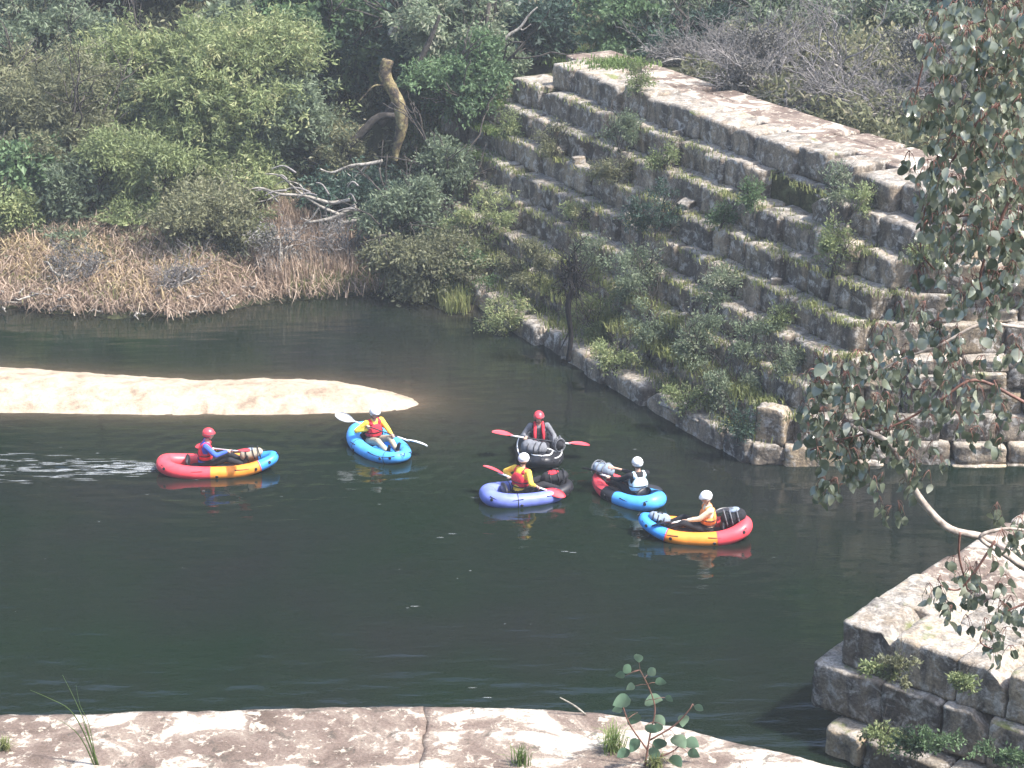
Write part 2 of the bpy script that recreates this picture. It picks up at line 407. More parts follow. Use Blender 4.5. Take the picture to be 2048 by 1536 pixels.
def put_stone(me, parent, centre, size, ang, name='stone', tilt=.02):
    o = link(name, me, parent); o.location = centre; o.scale = size
    o.rotation_euler = (random.uniform(-tilt, tilt), random.uniform(-tilt, tilt), ang + random.uniform(-.03, .03)); return o
wall = empty('stepped_stone_wall', wp(0, 0), 0, 'long stepped wall of big mossy sandstone blocks rising from the water to a flat walkway', 'wall')
off = -Vector(wall.location)
UA = atan2(U.y, U.x)
nst = 0
for k in range(9):
    z1 = ZL[k]; z0 = ZL[k - 1] if k else -.35
    corner_t = (yend(z1) - C0.y - SL[k] * N.y) / U.y       # where this course reaches the end face
    t = corner_t
    while t < TMAX[k]:
        wd = random.choice([.45, .6, .75, .9, 1.15, 1.3]) if k < 8 else random.choice([1.0, 1.25, 1.5])
        if k == 0: wd = random.choice([.9, 1.2, 1.6])
        dep = .95 + random.uniform(0, .1)
        s0 = SL[k] + random.gauss(0, .05); hh = z1 - z0 + .06; dz = random.gauss(0, .018)
        missing = random.random() < .03 and 1 < k < 8 and t > 2.5
        if missing: s0 += .42
        tt = t + wd / 2
        if k == 0: t0_ = .10
        p = wp(s0 + dep / 2, tt, (z1 + z0) / 2 + dz) + off
        put_stone(random.choice(ST), wall, p, (wd - random.choice([.0, .02, .04, .07, .12]), dep, hh), UA + random.gauss(0, .02), tilt=.03)
        nst += 1; t += wd
# the end face that looks over the pool: courses run along x
for k in range(9):
    z1 = ZL[k]; z0 = ZL[k - 1] if k else -.35
    x = C0.x + SL[k] / N.x + .05
    while x < 14.5:
        wd = random.choice([.7, .9, 1.1, 1.3]) * (1.25 if k in (6,) else 1)
        if x > 12: wd = 1.8
        ye = yend(z1) + random.uniform(-.13, .10) - (.22 if k in (3, 6) else 0)
        me = random.choice(ST_TAN if random.random() < (.65 if k > 4 else .35) else ST)  # tan and darker stones paint sunlit and shaded parts into this face
        if random.random() < .3 and k not in (6,):      # two thin layers instead of one block
            hm = (z1 - z0) * random.uniform(.4, .6)
            put_stone(me, wall, Vector((x + wd / 2, ye + .45, z0 + hm / 2)) + off, (wd - .02, .9, hm + .02), 0); put_stone(random.choice(ST), wall, Vector((x + wd / 2 + .05, ye + .52, (z0 + hm + z1) / 2)) + off, (wd - .06, .9, z1 - z0 - hm + .02), 0); nst += 2; x += wd; continue
        put_stone(me, wall, Vector((x + wd / 2, ye + .45, (z0 + z1) / 2)) + off, (wd - .02, .9, z1 - z0 + .04), 0); nst += 1
        x += wd
# walkway slabs
t = .6
while t < 14.6:
    wd = random.choice([1.1, 1.3, 1.6])
    for s0, s1 in ((4.78, 5.45), (5.47, 6.15)):
        put_stone(random.choice(ST_SLAB), wall, wp((s0 + s1) / 2, t + wd / 2, 4.93 + random.uniform(-.02, .015)) + off, (wd - .01, s1 - s0 + .02, .36), UA, 'slab', .006); nst += 1
    t += wd
# rubble and fallen lumps lying on the treads
rgb = random.Random(44)
for i in range(16):
    k = rgb.randint(1, 7); t = rgb.uniform(1, 15); sz = rgb.uniform(.16, .38)
    o = put_stone(rgb.choice(ST), None, wp(SL[k] + .16 + rgb.uniform(0, .12), t, ZL[k] + sz * .28), (sz * rgb.uniform(.8, 1.5), sz, sz * .8), rgb.uniform(0, 3), 'loose_rock', .3)
    tag(o, 'loose lump of sandstone lying on a tread of the stepped wall', 'rock', 'loose rocks on the treads of the stepped wall')
# earth core behind the facing stones
V, F = [], []
def prism(pts, z0, z1):
    b = len(V); n = len(pts)
    for p in pts: V.append((p.x, p.y, z0))
    for p in pts: V.append((p.x, p.y, z1))
    F.append(list(range(b + n, b + 2 * n)))
    for i in range(n): j = (i + 1) % n; F.append([b + i, b + j, b + n + j, b + n + i])
for k in range(9):
    z1 = ZL[k] - (.22 if k == 8 else .07); z0 = (ZL[k - 1] - .07) if k else -.5
    te = (yend(ZL[k]) + .3 - C0.y - (SL[k] + .3) * N.y) / U.y
    a_ = wp(SL[k] + .3, te + .2); b_ = wp(SL[k] + .3, TMAX[k] + .6); c_ = wp(6.1 if k > 6 else 6.4, TMAX[k] + .6); d_ = Vector((14, yend(ZL[k]) + .35 + 5, 0)); e_ = Vector((14, yend(ZL[k]) + .35, 0))
    prism([e_, d_, wp(6.1, max(te, 2)), c_, b_, a_] if k < 8 else [e_, d_, wp(6.1, 2.4), c_, b_, a_], z0, z1)
core = link('earth_core', mesh('earth_core', V, F, False), wall, M['grassy']); core.location = off
# toppled upright block and a lying block at the foot corner
p = hit(1545, 880)
blk = put_stone(ST_TAN[1], None, (p.x, p.y, .42 + .34), (.62, .42, .72), radians(-28), 'stone_block')
tag(blk, 'squared tan block standing on end at the water corner of the stepped wall', 'stone block')

# near right pier
A_ = Vector((.775, -.632, 0)); B_ = Vector((.655, .755, 0)); PC = Vector((4.74, 25.93, 0))
pier = empty('stone_pier', PC, 0, 'near corner of a second stone wall, lichen white tops above green water', 'wall')
AA = atan2(A_.y, A_.x); po = -Vector(pier.location)
def pp(a, b, z): return PC + A_ * a + B_ * b + Vector((0, 0, z)) + po
x = 0.0
for wd in (.85, 1.0, .75, .95, .8, 1.1, 1.2, 1.2):
    put_stone(random.choice(ST_NEAR), pier, pp(x + wd / 2, .5, 1.60 + random.uniform(-.02, .02)), (wd - .02, 1.0, .70), AA, tilt=.012); x += wd
b = 1.0
for i, dp in enumerate((1.1, .9, 1.0, .8, 1.0)):
    x = .0 + .03 * i
    while x < 7:
        wd = random.choice([.8, 1.0, 1.3])
        put_stone(random.choice(ST_NEAR if random.random() < .4 else ST_SLAB), pier, pp(x + wd / 2, b + dp / 2, 1.60 + random.uniform(-.04, .02)), (wd - .02, dp - .01, .68), AA, 'slab' if i else 'stone', .012); x += wd
    b += dp
x = -.37
for wd in (1.15, .95, .7, 1.1, .8, 1.2, 1.2, 1.2):
    put_stone(random.choice(ST_NEAR), pier, pp(x + wd / 2, .42, .88 + random.uniform(-.02, .02)), (wd - .03, 1.1, .74), AA, tilt=.015); x += wd
b = .95
while b < 5.6:
    put_stone(random.choice(ST_NEAR), pier, pp(.12, b + .45, .88), (1.0, .88, .72), AA); b += .9
x = .10
for wd in (.62, 1.3, .9, 1.2, 1.1, 1.2, 1.2):
    put_stone(random.choice(ST_TAN), pier, pp(x + wd / 2, .12, .16), (wd - .03, 1.15, .62), AA, tilt=.03); x += wd
b = .7
while b < 5.6:
    put_stone(random.choice(ST_TAN), pier, pp(.7, b + .5, .15), (1.1, .98, .62), AA); b += 1.0
V, F = [], []
prism([PC + A_ * .5 + B_ * .4, PC + A_ * 7.2 + B_ * .4, PC + A_ * 7.2 + B_ * 5.6, PC + A_ * .5 + B_ * 5.6], -.5, 1.7)
c = link('earth_core', mesh('earth_core', V, F, False), pier, M['grassy']); c.location = po

# near ledge: long flat slabs, the pool side edge curving away to the right
EDGE = [(-16, 20.9), (-6.17, 21.3), (-1.06, 21.52), (.2, 21.46), (1.06, 21.36), (2.0, 21.0), (2.79, 20.59), (3.82, 20.08), (6.5, 18.8), (9, 17.6)]
ledge = empty('stone_ledge', (0, 20, 0), 0, 'flat top of the nearest stone wall with pale patches along the bottom edge', 'wall')
def edge_y(x):
    for (x0, y0), (x1, y1) in zip(EDGE, EDGE[1:]):
        if x0 <= x <= x1: return y0 + (y1 - y0) * (x - x0) / (x1 - x0)
    return EDGE[-1][1]
def slab_poly(name, x0, x1, ya, yb, z, th, seed):
    nx = max(6, int((x1 - x0) / .07)); ny = 20
    X = np.linspace(x0, x1, nx); V = []; 
    for j in range(ny):
        for i, xx in enumerate(X):
            v = j / (ny - 1); e0 = ya(xx); e1 = yb(xx); yy = e0 + (e1 - e0) * v
            if j == ny - 1: yy += .035 * mnoise.noise(Vector((xx * 3.2, seed, 0))) + .02 * mnoise.noise(Vector((xx * 11, seed, 3)))
            zz = z + .02 * mnoise.noise(Vector((xx * 1.8, yy * 1.8, seed))) + .008 * mnoise.noise(Vector((xx * 8, yy * 8, seed)))
            if j in (0, ny - 1) or i in (0, nx - 1): zz -= .006
            if i in (0, nx - 1): xx += .05 * mnoise.noise(Vector((xx * .3, yy * 2.5, 0))) + .02 * mnoise.noise(Vector((xx, yy * 9, 0)))
            V.append((xx, yy - 20, zz))
    F = []
    for j in range(ny - 1):
        for i in range(nx - 1):
            a = j * nx + i; F.append([a, a + 1, a + nx + 1, a + nx])
    rim = [i for i in range(nx)] + [j * nx + nx - 1 for j in range(1, ny)] + [(ny - 1) * nx + i for i in range(nx - 2, -1, -1)] + [j * nx for j in range(ny - 2, 0, -1)]
    b0 = len(V)
    for r in rim: V.append((V[r][0], V[r][1], z - th))
    for i in range(len(rim)):
        j = (i + 1) % len(rim); F.append([rim[j], rim[i], b0 + i, b0 + j])
    return link(name, mesh(name, V, F), ledge, M['slab'])
xb = [-16, -9.5, -1.05, 9]
for i in range(3):
    mid = lambda x, i=i: edge_y(x) - 1.5 - .1 * sin(i * 2.1)
    slab_poly('slab', xb[i] + .003, xb[i + 1] - .003, mid, edge_y, 3.0 + .012 * sin(i * 3), .5, i)
    slab_poly('slab', xb[i] - .6 + .003, xb[i + 1] - .6 - .003, lambda x: 16.6, lambda x, i=i: edge_y(x) - 1.52 - .1 * sin(i * 2.1), 2.985, .5, i + 9)
for row in range(5):
    x = -12.0
    while x < 5.5:
        wd = random.choice([1.0, 1.3, 1.6]); ym = edge_y(x + wd / 2)
        sl = atan2(edge_y(x + wd) - edge_y(x), wd)
        put_stone(random.choice(ST_NEAR), ledge, (x + wd / 2, ym - .46 - 20 + .0, 2.2 - row * .6), (wd - .02, .8, .6), sl); x += wd
# ------------------------------------------------------------------ plants: shared builders
def leaves(centres, dirs, L, Wd, rng, tint=None):
    """one folded diamond per leaf; returns V, F(tris) arrays"""
    n = len(centres)
    d = dirs / (np.linalg.norm(dirs, axis=1, keepdims=True) + 1e-9)
    r = rng.normal(size=(n, 3)); s = np.cross(d, r); s /= (np.linalg.norm(s, axis=1, keepdims=True) + 1e-9)
    nn = np.cross(d, s)
    Ls = (L * rng.uniform(.7, 1.3, (n, 1))); Ws = Wd * rng.uniform(.7, 1.3, (n, 1))
    p0 = centres; p2 = centres + d * Ls; m = centres + d * Ls * .45 + nn * Ws * .18
    V = np.stack([p0, m + s * Ws * .5, p2, m - s * Ws * .5], 1).reshape(-1, 3)
    i = np.arange(n)[:, None] * 4
    F = np.concatenate([i + [[0, 1, 2]], i + [[0, 2, 3]]], 1).reshape(-1, 3)
    t = rng.uniform(0, 1, n) if tint is None else tint
    return V, F, np.repeat(t, 2)

def crown_arrays(rx, ry, rz, L, Wd, cover, seed, droop=.3, clump=.22, lobes=7, spread=.5):
    rng = np.random.default_rng(seed)
    area = 4 * pi * ((rx * ry) ** 1.6 / 3 + (rx * rz) ** 1.6 / 3 + (ry * rz) ** 1.6 / 3) ** (1 / 1.6)
    n = int(area * cover / (L * Wd * .5)); per = 26; nc = max(40, n // per)
    lc = rng.normal(size=(lobes, 3)); lc /= np.linalg.norm(lc, axis=1, keepdims=True); lc *= rng.uniform(.30, .80, (lobes, 1))
    lr = rng.uniform(.16, .50, lobes)
    k = rng.integers(0, lobes, nc)
    d = rng.normal(size=(nc, 3)); d /= np.linalg.norm(d, axis=1, keepdims=True); d[:, 2] = np.where(d[:, 2] < -.3, -d[:, 2] * .5, d[:, 2])
    c = lc[k] + d * (lr[k] * (rng.uniform(.25, 1.1, nc) ** .6 + (rng.random(nc) < .12) * rng.uniform(0, .7, nc)))[:, None]
    c *= np.array([rx, ry, rz])
    out = c / (np.linalg.norm(c, axis=1, keepdims=True) + 1e-6)
    ctint = rng.uniform(0, 1, nc)
    idx = np.repeat(np.arange(nc), per); m = len(idx)
    # each clump is a spray: leaves set along a short arching twig
    td = out + rng.normal(size=(nc, 3)) * .7 + np.array([0, 0, .15]); td /= np.linalg.norm(td, axis=1, keepdims=True)
    u = rng.uniform(-.5, 1, m)[:, None]
    P = c[idx] + td[idx] * u * clump * 1.5 + rng.normal(size=(m, 3)) * clump * .33 - np.array([0, 0, 1]) * (u ** 2) * clump * droop
    D = td[idx] * .8 + rng.normal(size=(m, 3)) * .75 - np.array([0, 0, droop])
    return leaves(P, D, L, Wd, rng, np.clip(ctint[idx] * .75 + rng.uniform(0, .25, m), 0, 1))

def tube(paths, sides=6):
    """paths: list of (points, radii). One joined mesh"""
    V, F = [], []
    for pts, rad in paths:
        pts = [Vector(p) for p in pts]; n = len(pts)
        if n < 2: continue
        up = Vector((0, 0, 1)); prev = None; b = len(V)
        for i in range(n):
            d = (pts[min(n - 1, i + 1)] - pts[max(0, i - 1)])
            d = d.normalized() if d.length > 1e-9 else Vector((0, 0, 1))
            if prev is None:
                a = d.orthogonal().normalized()
            else:
                a = prev - d * prev.dot(d); a = a.normalized() if a.length > 1e-6 else d.orthogonal().normalized()
            prev = a; c = d.cross(a)
            for k in range(sides):
                q = 2 * pi * k / sides; V.append(pts[i] + (a * cos(q) + c * sin(q)) * rad[i])
        for i in range(n - 1):
            for k in range(sides):
                k2 = (k + 1) % sides
                F.append([b + i * sides + k, b + i * sides + k2, b + (i + 1) * sides + k2, b + (i + 1) * sides + k])
        F.append([b + k for k in range(sides)][::-1]); F.append([b + (n - 1) * sides + k for k in range(sides)])
    return [tuple(v) for v in V], F

def wig(p0, p1, n, amp, rng, r0, r1, sag=0):
    p0, p1 = Vector(p0), Vector(p1); L = (p1 - p0).length; pts, rad = [], []
    o = Vector((rng.uniform(0, 50), rng.uniform(0, 50), 0))
    for i in range(n + 1):
        t = i / n; e = sin(pi * min(1, t * 1.0)) if t < 1 else 0
        q = p0.lerp(p1, t) + mnoise.noise_vector(o + Vector((t * 2.6, 0, 0))) * amp * L * (t ** .5) * (1 if i else 0)
        q.z += sag * sin(pi * t); pts.append(q); rad.append(r0 + (r1 - r0) * t)
    return pts, rad

def branching(base, top, r, depth, rng, spread=.7, kids=3, amp=.18, shrink=.62, minr=.004):
    out = []
    def go(a, b, r, d):
        pts, rad = wig(a, b, 5, amp, rng, r, r * shrink); out.append((pts, rad))
        if d == 0: return
        L = (b - a).length
        for _ in range(kids):
            i = rng.randint(2, 5); s = pts[i]; dr = (pts[i] - pts[i - 1]).normalized()
            nd = (dr + Vector((rng.uniform(-1, 1), rng.uniform(-1, 1), rng.uniform(-.7, .9))) * spread).normalized()
            go(s, s + nd * L * rng.uniform(.5, .8), max(minr, rad[i] * .72), d - 1)
    go(Vector(base), Vector(top), r, depth); return out

def bush(name, label, cat, px, py, w, h, y, mat, L=.13, Wd=.05, cover=2.2, seed=0, bark='barkdark', group=None, droop=.3, deep=.85, lobes=7, trunk=True):
    """crown centred where the photo shows it at distance y; stems go down to the land"""
    c = unproj(px, py, y=y); sc = dist_scale(c.y, c.z)
    rx, rz = w / 2 / sc, h / 2 / sc / .95; ry = (rx + rz) / 2 * deep
    g = surf(c.x, c.y)
    base = Vector((c.x, c.y, g - .05))
    root = empty(name, base, 0, label, cat, group)
    V, F, T = crown_arrays(rx, ry, rz, L, Wd, cover, seed, droop, lobes=lobes)
    V2_, F2_, T2_ = crown_arrays(rx * .62, ry * .62, rz * .7, L * 1.5, Wd * 1.8, cover * .3, seed + 5000, droop, lobes=lobes)
    F = np.concatenate([F, F2_ + len(V)]); V = np.concatenate([V, V2_]); T = np.concatenate([T, T2_ * .5])  # inner leaves tinted darker: the crown's inner shade put into their colour
    V = V + np.array([0, 0, c.z - base.z]); V[:, 2] = np.maximum(V[:, 2], .02 + .1 * np.random.default_rng(seed).random(len(V)))
    link('crown', mesh('crown', V, F, False, T), root, mat)
    rng = random.Random(seed); paths = []
    H = max(.4, c.z - base.z)
    for i in range(3):
        tgt = Vector((rng.uniform(-.5, .5) * rx, rng.uniform(-.5, .5) * ry, H + rng.uniform(-.1, .5) * rz))
        paths += branching((rng.uniform(-.1, .1), rng.uniform(-.1, .1), 0), tgt, .05 + .012 * H, 2, rng)
    V2, F2 = tube(paths, 5); link('trunk', mesh('trunk', V2, F2), root, M[bark])
    return root

# ---- far and left bank
WA, OL, FR, DK, GR = M['wattle'], M['olive'], M['fresh'], M['dark'], M['grey']
TREES = [
 ('wattle_tree', 'broad feathery wattle with yellow green crown, largest on the left bank', 'tree', 405, 185, 520, 300, 53.5, WA, .15, .045, 2.4),
 ('shrub', 'dense mid green bush low on the right flank of the broad yellow green wattle', 'bush', 540, 290, 230, 250, 52.6, GR, .13, .05, 2.2),
 ('wattle_shrub', 'olive bush in the centre of the left bank, above the dry reeds', 'bush', 330, 370, 340, 300, 50.6, WA, .13, .04, 2.2),
 ('wattle_shrub', 'dry tipped khaki bush near the left edge', 'bush', 110, 290, 300, 260, 51.5, OL, .13, .04, 2.2),
 ('shrub', 'dark olive bush reaching down into the brown reeds', 'bush', 410, 465, 210, 190, 48.9, OL, .12, .04, 2.2),
 ('shrub', 'grey brown thin bush with dark stems left of the olive bush', 'bush', 160, 420, 200, 200, 50.0, GR, .12, .045, 1.5),
 ('shrub', 'small bright green leafy bush at the far left edge', 'bush', 45, 335, 130, 80, 50.2, FR, .13, .07, 2.0),
 ('shrub', 'yellow green low bush at the left edge above the reeds', 'bush', 20, 420, 110, 110, 49.6, WA, .12, .05, 2.0),
 ('tree', 'grey green tree in the top left corner', 'tree', 95, 90, 290, 200, 57, GR, .16, .06, 2.2),
 ('tree', 'dark tree behind the top left grey green tree', 'tree', 260, 20, 330, 190, 61, DK, .2, .08, 2.2),
 ('tree', 'bright green broadleaf tree hanging over the top behind the wattle', 'tree', 600, 60, 290, 190, 56.5, FR, .18, .11, 1.9),
 ('tree', 'dark shaded tree between the bright broadleaf and the twisted trunk', 'tree', 680, 200, 250, 330, 57.5, DK, .17, .08, 2.2),
 ('shrub', 'dark blue green bush under the shaded tree, above the bleached branches', 'bush', 610, 350, 180, 160, 53.5, DK, .13, .06, 2.0),
 ('gum_tree', 'light grey green gum crown above the twisted lichen trunk', 'tree', 900, 50, 230, 210, 54.5, GR, .15, .06, 2.1),
 ('shrub', 'green bush leaning over the upper end of the stone steps', 'bush', 935, 165, 180, 150, 52.5, FR, .12, .055, 2.0),
 ('tree', 'deep shaded tree behind the grassy end of the walkway', 'tree', 1110, 20, 300, 220, 62, DK, .2, .09, 2.2),
 ('shrub', 'light fresh green bush standing right of the grassy clearing', 'bush', 1290, 70, 230, 170, 56.5, FR, .15, .08, 2.0),
 ('tree', 'dark green tree crown at the top between the gum and the shade', 'tree', 770, 20, 130, 180, 60, DK, .18, .08, 2.2),
 ('tree', 'grey green crown at the top edge behind the bare thicket', 'tree', 1440, 10, 300, 150, 58, GR, .16, .07, 2.0),
 ('tree', 'grey crown at the top edge left of the hanging gum leaves', 'tree', 1690, 0, 300, 150, 55, GR, .15, .06, 1.8),
 ('tree', 'dark crown at the top right behind the hanging gum leaves', 'tree', 1960, 60, 330, 330, 52, DK, .16, .08, 2.0),
 ('shrub', 'reddish brown undergrowth behind the leaning grey trunk', 'bush', 690, 330, 120, 150, 52.5, OL, .12, .05, 1.2),
 ('shrub', 'dark bush behind the bleached fallen branches', 'bush', 700, 410, 190, 130, 50.5, DK, .12, .05, 1.8),
 ('shrub', 'grey leafed bush overhanging the water left of the stone steps', 'bush', 815, 450, 150, 170, 48.6, GR, .11, .045, 2.0),
 ('shrub', 'low dark waterside bush where the reeds meet the stone steps', 'bush', 850, 530, 180, 110, 47.4, OL, .11, .045, 2.0),
 ('tree', 'shaded crown filling the gap between the top left tree and the wattle', 'tree', 230, 130, 230, 170, 59, DK, .2, .1, 1.8),
 ('shrub', 'dull green bush right behind the top of the wattle', 'bush', 480, 60, 220, 150, 58.5, GR, .17, .08, 1.8),
 ('tree', 'tall dark crown cut by the top edge left of the bright broadleaf', 'tree', 420, 5, 260, 150, 63, DK, .22, .11, 1.6),
 ('shrub', 'brown green bush on the slope at the left edge under the corner tree', 'bush', 20, 210, 200, 180, 53.5, OL, .15, .06, 1.8),
 ('shrub', 'small grey bush between the khaki bush and the wattle', 'bush', 210, 230, 180, 130, 52.8, GR, .14, .06, 1.8),
 ('shrub', 'low green bush filling the slope under the wattle crown', 'bush', 480, 400, 170, 120, 50.6, WA, .12, .05, 1.8),
 ('tree', 'dark crown behind the leaning limb of the lichen trunk', 'tree', 830, 180, 170, 240, 56.0, DK, .18, .09, 1.8),
 ('tree', 'shaded crown right of the forked bleached branch', 'tree', 1060, 60, 200, 110, 58.5, DK, .18, .09, 1.8),
 ('tree', 'dull crown at the top edge between the fresh bush and the bare thicket', 'tree', 1250, -10, 260, 130, 64, GR, .2, .1, 1.6),
 ('tree', 'dark crown behind the dark bare thicket', 'tree', 1420, 90, 220, 150, 56, DK, .18, .09, 1.7),
 ('tree', 'green grey crown behind the pale twiggy thicket', 'tree', 1580, 70, 240, 170, 54, GR, .16, .08, 1.6),
 ('tree', 'muted crown behind the dense grey brown thicket', 'tree', 1780, 110, 240, 230, 51.5, GR, .16, .08, 1.6),
 ('shrub', 'bush on the left shoulder of the stone steps, under the gum crown', 'bush', 990, 120, 110, 90, 54, GR, .13, .06, 1.6),
 ('shrub', 'soft green bush on the top left of the stone steps', 'bush', 890, 330, 100, 100, 50.4, GR, .11, .045, 1.8),
]
for i, (nm, lb, ct, px, py, w, h, y, mt, L, Wd, cv) in enumerate(TREES):
    bush(nm, lb, ct, px, py, w * 1.25, h * 1.22, y, mt, L * 1.12, Wd * 1.1, cv * 1.0, 100 + i, lobes=16)

# ---- a wooded hill closing the valley, beyond the frame's top
rng = np.random.default_rng(3)
VV, FF, TT = [], [], []; nb = 0
for i in range(210):
    x = rng.uniform(-75, 75); y = rng.uniform(64, 128)
    z = float(land(x, y)); hgt = rng.uniform(5, 9)
    V, F, T = crown_arrays(rng.uniform(2.5, 4.2), rng.uniform(2.5, 4.2), rng.uniform(2.6, 4.2), 2.1, 1.3, .45, 900 + i, .2, .8, 5)
    VV.append(V + np.array([x, y, z + hgt * .6])); FF.append(F + nb); TT.append(T); nb += len(V)
fw = link('distant_forest', mesh('distant_forest', np.concatenate(VV), np.concatenate(FF), False, np.concatenate(TT)), None, M['farleaf'])
tag(fw, 'dark wooded hillside closing the valley', kind='stuff')

rng = np.random.default_rng(12); gx = np.concatenate([rng.uniform(-19, 16, 90000), rng.uniform(4, 17, 42000)]); gy = np.concatenate([rng.uniform(47, 66, 90000), rng.uniform(38, 54, 42000)])
gd = poly_sdf(gx, gy, BANK); gs = (gx - C0.x) * N.x + (gy - C0.y) * N.y; gt = (gx - C0.x) * U.x + (gy - C0.y) * U.y
ok = (gd > 1.3) & ~((gs > -1) & (gs < 6.55) & (gt < 19)) & ~((gs > 3) & (gs < 9) & (gt > 13) & (gt < 22)) & (lump(gx, gy, .7, 4.) > -.75) & ((gx < 4) | (gs > 6.55) | (gt > 19))
gx, gy = gx[ok], gy[ok]; gz = land(gx, gy) + rng.uniform(0, 1, len(gx)) ** 1.5 * (.45 + .3 * lump(gx, gy, 1.1, 2.))
V, F, T = leaves(np.stack([gx, gy, gz], 1), rng.normal(size=(len(gx), 3)) + np.array([0, 0, .5]), .2, .09, rng)
tag(link('undergrowth', mesh('undergrowth', V, F, False, T), None, M['olive']), 'low leafy undergrowth covering the slopes behind the banks', kind='stuff')

# ---- twisted lichen trunk, leaning trunks, fallen branches
def px_path(pts, y):
    return [unproj(a, b, y=(y if not isinstance(y, list) else y[i])) for i, (a, b) in enumerate(pts)]
def smooth_path(P, n=4):
    out = []
    for i in range(len(P) - 1):
        p0 = P[max(0, i - 1)]; p1 = P[i]; p2 = P[i + 1]; p3 = P[min(len(P) - 1, i + 2)]
        for k in range(n):
            t = k / n
            out.append(.5 * ((2 * p1) + (p2 - p0) * t + (2 * p0 - 5 * p1 + 4 * p2 - p3) * t * t + (3 * p1 - p0 - 3 * p2 + p3) * t ** 3))
    out.append(P[-1]); return out
def trunk_obj(name, label, cat, pts, y, r, mat, extra=(), part='trunk'):
    P = smooth_path(px_path(pts, y), 5); base = P[0].copy()
    root = empty(name, base, 0, label, cat)
    n = len(P)
    rad = [float(np.interp(i / (n - 1), np.linspace(0, 1, len(r)), r)) * (1 + .12 * mnoise.noise(Vector((i * .7, base.x, 0)))) for i in range(n)]
    V, F = tube([([p - base for p in P], rad)], 10); link(part, mesh(part, V, F), root, mat)
    for (ep, ey, er) in extra:
        Q = smooth_path(px_path(ep, ey), 4); m = len(Q)
        V, F = tube([([p - base for p in Q], [er * (1 - .75 * i / (m - 1)) for i in range(m)])], 6)
        link('limb', mesh('limb', V, F), root, mat)
    return root
trunk_obj('twisted_tree', 'twisted leafless trunk patched with yellow lichen, above the bleached branches', 'tree',
          [(790, 322), (792, 300), (803, 255), (800, 215), (785, 180), (770, 150), (776, 120)], 51.2, [.07, .10, .16, .17, .15, .17, .15], M['lichenbark'],
          [([(770, 170), (748, 172), (730, 190), (716, 205)], 51.1, .035)])
trunk_obj('leaning_tree', 'dark grey limb leaning right behind the twisted lichen trunk', 'tree',
          [(760, 250), (800, 190), (835, 130), (860, 80), (880, 30)], 52.6, [.13, .11, .09, .07, .04], M['barkdark'])
trunk_obj('leaning_tree', 'brown leaning stem low in the shade left of the twisted lichen trunk', 'tree',
          [(690, 300), (720, 270), (755, 235), (790, 232)], 52.2, [.10, .11, .10, .08], M['barkdark'])
trunk_obj('dead_branch', 'forked bleached branch jutting from the gum crown at the top', 'branch',
          [(1000, 90), (1018, 70), (1040, 55), (1058, 30), (1075, 14)], 54, [.05, .045, .04, .03, .015], M['deadwood'],
          [([(1040, 56), (1046, 60), (1062, 48)], 54, .03), ([(975, 88), (1000, 78), (1030, 66)], 54, .03)])
trunk_obj('dead_branch', 'short white broken branch end left of the gum crown', 'branch', [(818, 58), (800, 54), (786, 56), (778, 70)], 53.5, [.05, .06, .06, .05], M['deadwood'],
          [([(800, 56), (790, 66), (784, 74)], 53.5, .04)])
fb = [
 [([(712, 412), (680, 430), (650, 440), (606, 446)], .075), ([(680, 430), (640, 412), (600, 385), (560, 352), (530, 348)], .055), ([(640, 412), (620, 440), (604, 436)], .035)],
 [([(700, 400), (660, 405), (610, 392), (560, 388), (520, 376), (490, 382)], .05), ([(560, 388), (535, 400), (512, 404)], .035), ([(610, 392), (600, 370), (570, 362), (548, 372)], .03)],
 [([(720, 440), (690, 445), (655, 460), (630, 466)], .055), ([(690, 445), (672, 436), (640, 430)], .03)],
 [([(765, 322), (735, 328), (700, 332), (665, 345), (640, 338)], .05), ([(735, 328), (712, 352), (690, 372)], .03), ([(700, 332), (690, 342), (712, 360)], .03)],
]
fl = ['thick bleached fork lying lowest but one among the fallen branches', 'long thin bleached branch reaching furthest left over the bank', 'lowest bleached bough just above the dry reeds', 'topmost pale fallen branch below the twisted lichen trunk']
for i, grp in enumerate(fb):
    pts, r = grp[0]
    trunk_obj('fallen_branch', fl[i], 'branch', pts, 49.3 + .3 * (i == 3) * 2, [r, r * .85, r * .7, r * .35], M['deadwood'],
              [(q, 49.3 + .3 * (i == 3) * 2, rr) for q, rr in grp[1:]], part='branch')
rr = random.Random(11)
for i in range(10):    # thin tangle
    a = (rr.uniform(540, 720), rr.uniform(340, 420)); c = (a[0] - rr.uniform(20, 60), a[1] + rr.uniform(-25, 20))
    trunk_obj('fallen_twig', 'thin grey twig in the tangle of fallen branches', 'twig', [a, ((a[0] + c[0]) / 2, (a[1] + c[1]) / 2 - rr.uniform(3, 12)), c], 49.0 + rr.uniform(0, .5), [.028, .022, .010], M['twig'], part='branch')['group'] = 'thin twigs among the fallen branches'

